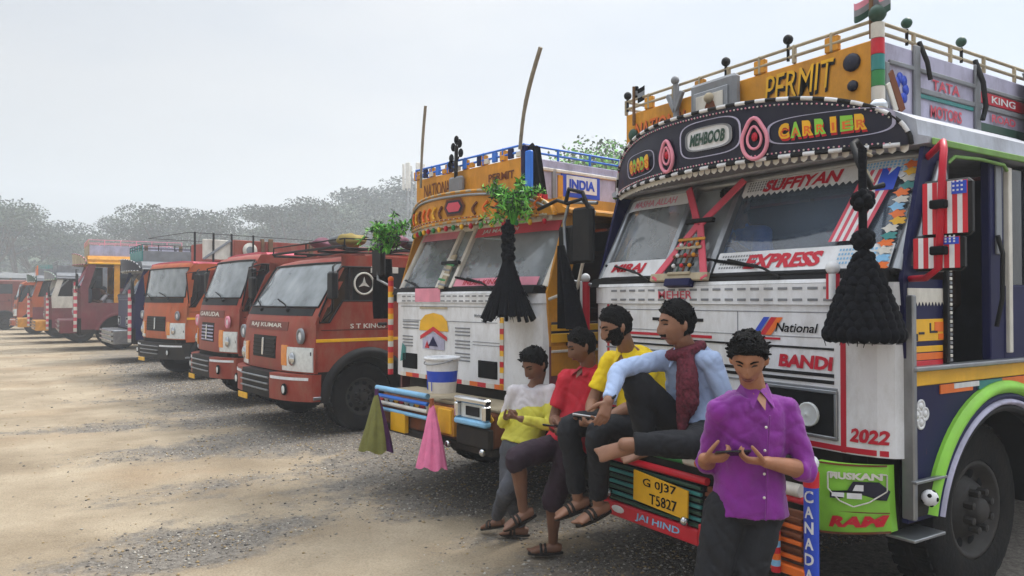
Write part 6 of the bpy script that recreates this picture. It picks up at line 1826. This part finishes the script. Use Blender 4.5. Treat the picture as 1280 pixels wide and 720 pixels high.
def two_tone(c): return 0 if c.z + .02 * noise.noise(V3(c) * 14) > .955 - .05 * ((c.y - 4.36) / .2) else 1
R, I = person('slim boy in white and lime top leaning with his ankles crossed',
  dict(head=(2.950, 4.350, 1.250), neck=(2.985, 4.390, 1.105), pelvis=(2.870, 4.405, .690), shR=(2.875, 4.500, 1.050), shL=(3.020, 4.260, 1.065), elR=(2.815, 4.550, .835), wrR=(2.745, 4.400, .895),
       elL=(2.970, 4.200, .850), wrL=(2.780, 4.275, .895), hipR=(2.835, 4.475, .66), hipL=(2.895, 4.335, .66), knR=(2.82, 4.49, .36), anR=(2.975, 4.565, .075), knL=(2.77, 4.42, .39), anL=(2.86, 4.72, .115)),
  dict(base=(2.9, 4.45, 0), front=(-.9, -.1, 0), face=(-.82, -.10, -.45), skin='skin_dark', shirt='shirt_white', shirt_mats=['shirt_white', 'shirt_lime'], pick=two_tone, trousers='trouser_grey', sleeve='long', hem=-.02, hair=.018, messy=.008, tuft=.022, tufts=90, slouch=.03, s=.86, hs=1.12,
       handR=((.1, -.85, .1), (.2, .2, .8), (-.8, -.2, .3), 1.1), handL=((-.3, .8, .1), (.2, .2, .8), (-.8, .2, .3), 1.1), toeR=(-.75, .55, 0), toeL=(-.5, .8, -.25), fold=.013))

R, I = person('driver in bright blue shirt seated inside the cab behind the glass',
  dict(head=(3.920, 3.420, 2.320), neck=(3.980, 3.430, 2.180), pelvis=(4.200, 3.460, 1.620), shR=(3.960, 3.610, 2.120), shL=(3.980, 3.250, 2.120), elR=(3.860, 3.680, 1.920), wrR=(3.780, 3.550, 2.040), elL=(3.860, 3.180, 1.920), wrL=(3.780, 3.300, 2.040),
       hipR=(4.180, 3.540, 1.600), hipL=(4.180, 3.380, 1.600), knR=(3.900, 3.560, 1.660), knL=(3.900, 3.360, 1.660), anR=(3.870, 3.560, 1.330), anL=(3.870, 3.360, 1.330)),
  dict(base=(4.3, 3.56, 1.25), front=(-1, 0, 0), face=(-.9, .2, -.3), skin='skin_dark', shirt='bright_blue', trousers='trouser_grey', sleeve='short', hem=.0, collar=True, hair=.02, shoes=False,
       handR=((-.3, -.6, .2), (0, 0, -1), (-.5, .5, .2), 1.2), handL=((-.3, .6, .2), (0, 0, -1), (-.5, -.5, .2), 1.2), toeR=(-1, 0, 0), toeL=(-1, 0, 0), grouped=False))
R, I = person('far driver in white shirt sitting in the open door of the maroon decorated truck',
  dict(head=(2.05, 29.2, 2.0), neck=(2.1, 29.2, 1.86), pelvis=(2.25, 29.2, 1.45), shR=(2.1, 29.38, 1.8), shL=(2.1, 29.02, 1.8), elR=(1.95, 29.42, 1.6), wrR=(1.8, 29.3, 1.65), elL=(1.95, 28.98, 1.6), wrL=(1.8, 29.1, 1.65),
       hipR=(2.2, 29.28, 1.45), hipL=(2.2, 29.12, 1.45), knR=(1.85, 29.28, 1.5), knL=(1.85, 29.1, 1.5), anR=(1.8, 29.28, 1.26), anL=(1.8, 29.1, 1.26)),
  dict(base=(2.2, 29.2, 1.25), front=(-1, 0, 0), face=(-.9, -.3, -.1), skin='skin_dark', shirt='shirt_white', trousers='trouser_black', sleeve='short', hem=.0, hair=.02, shoes=False,
       handR=((-.3, -.6, .2), (0, 0, -1), (-.5, .5, .2), 1.2), handL=((-.3, .6, .2), (0, 0, -1), (-.5, -.5, .2), 1.2), toeR=(-1, 0, 0), toeL=(-1, 0, 0), grouped=False))
# ================================================================== things hung on the trucks
def tpos(base, rz, p):
    c, s = math.cos(rz), math.sin(rz); return V3((base[0] + c * p[0] - s * p[1], base[1] + s * p[0] + c * p[1], p[2]))
B1, B2, A2 = (3.5, 3.29), (3.15, 5.92), math.radians(7)
mat('tassel_black', '0e0f14', .95, .3, 20, bump=.5, bscale=60, spec=.15)
def tassel(label, p, top, neck, h, w, tiers):
    """black yarn tassel: cord, pompoms and a flared skirt of thick knotted strands"""
    R = thing('tassel', label, 'tassel', p, 0, 'black tassels hung on the trucks')
    b = MB(); b.tube([(0, 0, top), (0, 0, 0)], .020, 'tassel_black', 8)
    for z in neck:
        for k in range(14):
            a = k * 2.4; e = -1 + 2 * (k + .5) / 14; r_ = math.sqrt(1 - e * e)
            b.sphere((.036 * r_ * math.cos(a), .036 * r_ * math.sin(a), z + .036 * e), .026, 'tassel_black', 7, 5)
    b.obj('cord', R)
    if tiers:
        b = MB()
        for i in range(tiers):
            t = (i + .5) / tiers; rr = w * (.18 + .82 * t ** .8) ; n = max(8, int(2 * math.pi * rr / .045))
            for k in range(n):
                a = 2 * math.pi * (k + .5 * (i % 2)) / n
                q = V3((rr * math.cos(a), rr * math.sin(a), -h * t)); b.sphere(q, .034, 'tassel_black', 7, 5, (1, 1, 1.25))
        b.lathe([(w * .12, 0), (w * .6, -h * .45), (w * .95, -h * .97), (.001, -h * .97)], (0, 0, 0), 'z', 'tassel_black', 18)
    else:
        b = MB(); n = 40
        for k in range(n):
            a = 2 * math.pi * k / n + random.uniform(-.05, .05); q = 1 + random.uniform(-.05, .08)
            b.tube([(.03 * math.cos(a), .03 * math.sin(a), 0), (w * .45 * math.cos(a), w * .45 * math.sin(a), -h * .45), (w * q * math.cos(a), w * q * math.sin(a), -h * q)], [.012, .018, .016], 'tassel_black', 5)
        b.lathe([(.02, 0), (w * .42, -h * .45), (w * .9, -h * .97), (.001, -h * .95)], (0, 0, 0), 'z', 'tassel_black', 20)
    for k in range(160):                                   # frayed thread ends
        a = random.uniform(0, 6.283); t = random.uniform(.15, 1.0); rr = w * (.2 + .8 * t) if tiers else w * (.1 + .9 * t)
        p0 = V3((rr * math.cos(a), rr * math.sin(a), -h * t)); q = V3((random.uniform(-.02, .02) + .02 * math.cos(a), random.uniform(-.02, .02) + .02 * math.sin(a), random.uniform(-.06, -.02)))
        b.tube([p0, p0 + q * .5 + V3((.008 * math.cos(a), .008 * math.sin(a), 0)), p0 + q], [.0035, .003, .0015], 'tassel_black', 4)
    b.obj('skirt', R)
    return R
tassel('big knotted black tassel hanging beside the striped mirrors', tpos(B1, 0, (-.14, -1.135, 1.865)), .56, (.31, .12, .02), .35, .165, 9)
tassel('smooth flared black tassel under the leaves on the yellow crowned truck', tpos(B2, A2, (-.14, -.93, 2.0)), .32, (.24, .17, .10, .03), .44, .20, 0)
b = MB(); b.grid(lambda u, v: tpos(B2, A2, (.0 + .05 * math.sin(u * 9) * v, -1.30 - .30 * (.25 + .75 * v) * u - .04, 2.10 - .62 * v)), 14, 10, 'tassel_black', (.02, .02, 0))
tag(b.obj('hanging_cloth'), 'plain black cloth draped below the mirror arm of the yellow crowned truck', 'cloth')
def foliage(label, p, r, n, seed):
    R = thing('leaf_bunch', label, 'leaves', p, 0, 'bunches of fresh leaves tied to the trucks'); rr = random.Random(seed)
    b = MB(); c = MB()
    for k in range(26):
        a = rr.uniform(0, 6.28); L = rr.uniform(.5, 1.0) * r; lean = rr.uniform(.2, .95)
        pts = [V3((0, 0, -.05)), V3((math.cos(a) * L * lean * .5, math.sin(a) * L * lean * .5, L * .7)), V3((math.cos(a) * L * lean, math.sin(a) * L * lean, L * rr.uniform(-.2, 1.0)))]
        c.tube(pts, [.006, .004, .002], 'leaf_bright', 5)
        for j in range(n):
            t = rr.uniform(.25, 1); q = pts[0].lerp(pts[1], min(1, t * 2)) if t < .5 else pts[1].lerp(pts[2], t * 2 - 1)
            u = V3((rr.gauss(0, 1), rr.gauss(0, 1), rr.gauss(-.3, 1))).normalized(); v = u.cross(V3((rr.gauss(0, 1), rr.gauss(0, 1), rr.gauss(0, 1)))).normalized(); s = rr.uniform(.013, .034)
            b.add([q, q + u * s + v * s * .3, q + u * s * 2.1, q + u * s - v * s * .3], [[0, 1, 2, 3]], rr.choice(('leaf_bright', 'leaf_fresh', 'leaf_1')))
    c.obj('stem', R); b.obj('leaves', R)
foliage('bunch of fresh green leaves above the black tassel of the yellow crowned truck', tpos(B2, A2, (-.12, -.96, 2.31)), .40, 70, 3)
foliage('bunch of green leaves at the far corner of the yellow crowned truck', tpos(B2, A2, (-.05, 1.05, 2.20)), .38, 60, 4)
for (p, q, bend, r_, lab) in (((.20, -.67, 2.95), (.12, -1.02, 3.70), .06, .016, 'long bent bamboo stick rising from the near corner of the blue roof rails'), ((.20, .86, 2.80), (.15, .70, 3.58), .02, .013, 'shorter bamboo stick at the far corner of the yellow truck roof')):
    a, e = tpos(B2, A2, p), tpos(B2, A2, q); b = MB(); pts = []
    for k in range(9):
        t = k / 8; m_ = a.lerp(e, t) + V3((0, bend * math.sin(math.pi * t), 0)); pts.append(m_ - a)
    b.tube(pts, [r_ * (1.0 if k < 4 else 1.15) for k in range(9)], 'stick', 7); o = b.obj('bamboo_stick'); o.location = a
    tag(o, lab, 'stick', 'bamboo sticks on the truck roof')
# bucket
R = thing('bucket', 'white plastic bucket with a wide blue band standing on the truck bumper', 'bucket', tpos(B2, A2, (-.37, -.36, .945)), A2); R.scale = (.8, .8, .8)
b = MB(); H_ = .36
prof = [(.001, .004), (.135, .0), (.14, .01)]
for z0_, z1_, m in ((.0, .11, 'offwhite'), (.11, .22, 'blue'), (.22, .33, 'white')):
    b.lathe([(.140 + .09 * z0_, z0_), (.140 + .09 * z1_, z1_)], (0, 0, 0), 'z', m, 30)
b.lathe([(.172, .325), (.185, .33), (.187, .355), (.172, .36), (.165, .35), (.135, .012), (.001, .012)], (0, 0, 0), 'z', 'white', 30); b.lathe([(.001, .0), (.14, .0)], (0, 0, 0), 'z', 'white', 30); b.obj('tub', R)
b = MB(); b.tube([(.0, .186 * math.cos(a), .34 - .10 * math.sin(a)) if 0 else (-.186 * math.sin(a) * .98, .186 * math.cos(a), .335 - .05 * math.sin(a)) for a in [math.pi * i / 16 for i in range(17)]], .006, 'steel', 6); b.obj('handle', R)
b = MB(); b.bar((-.146, .04, .03), (-.146, .05, .12), .012, .004, 'blue'); b.obj('print', R); b = MB(); b.bar((-.146, -.03, .02), (-.148, -.03, .12), .012, .004, 'blue'); b.obj('print', R)
mat('cloth_pink', 'd8749a', .85, .12, 14, bump=.3, bscale=40); mat('cloth_olive', '6b6a35', .85, .15, 14, bump=.3, bscale=40); mat('cloth_purple', '4a2250', .85, .15, 14, bump=.3, bscale=40); mat('cloth_rust', '8a4a2a', .85, .15, 14)
def cone_cloth(name, label, p, h, w, cols, squash=.7):
    R = thing(name, label, 'cloth', p, A2, 'cloths tied below the bumper of the yellow crowned truck')
    n = 48
    def fn(u, v):
        a = 2 * math.pi * u; r_ = w * (.12 + .88 * v ** .85) * (1 + .16 * math.sin(a * 7 + v * 2) * v + .06 * math.sin(a * 15))
        return (r_ * math.cos(a) * squash, r_ * math.sin(a), -h * v * (1 + .035 * math.sin(a * 5)))
    k = len(cols)
    for i, m in enumerate(cols):
        b = MB(); b.grid(lambda u, v: fn((i + u) / k, v), n // k, 12, m, (.003, 0, 0)); b.obj('cloth_fold', R)
    b = MB(); b.tube([(0, 0, .05), (0, 0, -.06)], .018, cols[0], 8); b.obj('knot', R)
cone_cloth('hanging_cloth', 'pink cloth tied in a cone below the bucket', tpos(B2, A2, (-.56, -.50, .87)), .48, .135, ['cloth_rust', 'cloth_pink', 'cloth_pink', 'cloth_pink'])
cone_cloth('hanging_cloth', 'olive and purple cloth hanging at the outer end of the blue pipes', tpos(B2, A2, (-.54, .41, .86)), .48, .17, ['cloth_purple', 'cloth_olive', 'cloth_olive', 'cloth_purple'])
b = MB(); b.grid(lambda u, v: tpos(B2, A2, (-.02 + .04 * math.sin(u * 9) * v + .2 * u, 1.40 + .05 * math.sin(u * 11 + v * 3) * v, 2.12 - .62 * v)), 14, 10, 'tassel_black', (.015, .015, 0))
tag(b.obj('hanging_cloth'), 'black cloth hanging between the yellow crowned truck and the star sticker', 'cloth')
# load on the star sticker truck's roof
B3, A3 = (2.66, 10.34), math.radians(6)
mat('bag_yellow', '84733c', .8, .2, 6); mat('bag_pink', '6c4350', .8, .2, 6); mat('bag_grey', '6a6d6f', .85, .2, 6)
spec = [(.75, -1.0, 2.36, .22, 'bag_yellow', 'yellow sack lying on the roof edge of the star sticker truck'), (.9, -.55, 2.36, .26, 'bag_grey', 'grey sack in the middle of the red truck roof load'), (1.3, -1.05, 2.36, .25, 'bag_pink', 'pink bundle on the red truck roof above the star sticker'),
        (1.5, -.6, 2.50, .24, 'bag_yellow', 'second yellow sack behind the pink bundle on the red truck'), (.8, .0, 2.36, .22, 'bag_pink', 'pink bundle at the far side of the red truck roof'), (1.7, -1.0, 2.36, .24, 'bag_grey', 'grey sack at the rear of the red truck roof load')]
b = MB()
R3 = thing('roof_rack', 'low dark rack loaded with sacks on the roof of the star sticker truck', 'rack', (*B3, 0), A3)
for y in (-1.18, -.4, .4, 1.18): b.bar((.55, y, 2.345), (2.2, y, 2.345), .05, .03, 'black')
for x in (.55, 1.1, 1.65, 2.2): b.bar((x, -1.2, 2.375), (x, 1.2, 2.375), .05, .03, 'black')
b.obj('frame', R3); b = MB()
b.tube([(.55, 1.2, 2.47), (.55, -1.2, 2.47), (2.2, -1.2, 2.47), (2.2, 1.2, 2.47)], .010, 'black', 6)
for x, y in ((.55, -1.2), (.55, 0), (.55, 1.2), (1.1, -1.2), (1.65, -1.2), (2.2, -1.2)): b.tube([(x, y, 2.35), (x, y, 2.475)], .010, 'black', 6)
b.obj('rail', R3)
for x, y, z, r_, m, lab in [(a, b_, c_, d_ * .6, e_, f_) for a, b_, c_, d_, e_, f_ in spec]:
    b = MB(); n0 = random.uniform(0, 50)
    for i in (0,):
        vs_ = MB(); vs_.sphere((0, 0, 0), r_, m, 16, 12, (1.5, 1.05, .62))
        vs_.v = [tuple(V3(p) * (1 + .38 * noise.noise(V3(p) * 9 + V3((n0, 0, 0))))) for p in vs_.v]
    o = vs_.obj('sack'); o.location = tpos(B3, A3, (x, y, z + .03 + r_ * .60)); tag(o, lab, 'sack', 'sacks loaded on the red truck roof')

# ================================================================== haze
hz = bpy.data.materials.new('haze'); hz.use_nodes = True; t = hz.node_tree; t.nodes.clear()
o = N(t, 'ShaderNodeOutputMaterial'); pv = N(t, 'ShaderNodeVolumePrincipled'); pv.inputs['Color'].default_value = (.90, .945, 1.0, 1); pv.inputs['Density'].default_value = .0030; pv.inputs['Anisotropy'].default_value = .2
t.links.new(pv.outputs[0], o.inputs['Volume']); MATS['haze'] = hz
b = MB(); X0, X1, Y0, Y1, Z0, Z1 = -300, 330, -120, 300, -2.0, 40
b.add([(X0, Y0, Z0), (X1, Y0, Z0), (X1, Y1, Z0), (X0, Y1, Z0), (X0, Y0, Z1), (X1, Y0, Z1), (X1, Y1, Z1), (X0, Y1, Z1)], [[3, 2, 1, 0], [4, 5, 6, 7], [0, 1, 5, 4], [1, 2, 6, 5], [2, 3, 7, 6], [3, 0, 4, 7]], 'haze')
tag(b.obj('haze'), 'thin pale morning haze over the yard', None, kind='stuff')

# pieces too small to pick apart stay joined
for o in bpy.data.objects:
    if o.name.split('.')[0] in ('dash_trim', 'bead_trim', 'panel_edge', 'painted_picture', 'step_bracket', 'lettering_shadow', 'edge_trim', 'fringe', 'sticker_pattern', 'beaded_edge', 'hand_hole', 'grille_line', 'roof_rib', 'painted_scroll', 'painted_flowers', 'painted_border', 'leaves', 'stem', 'crown', 'lattice'):
        o['kind'] = 'stuff'
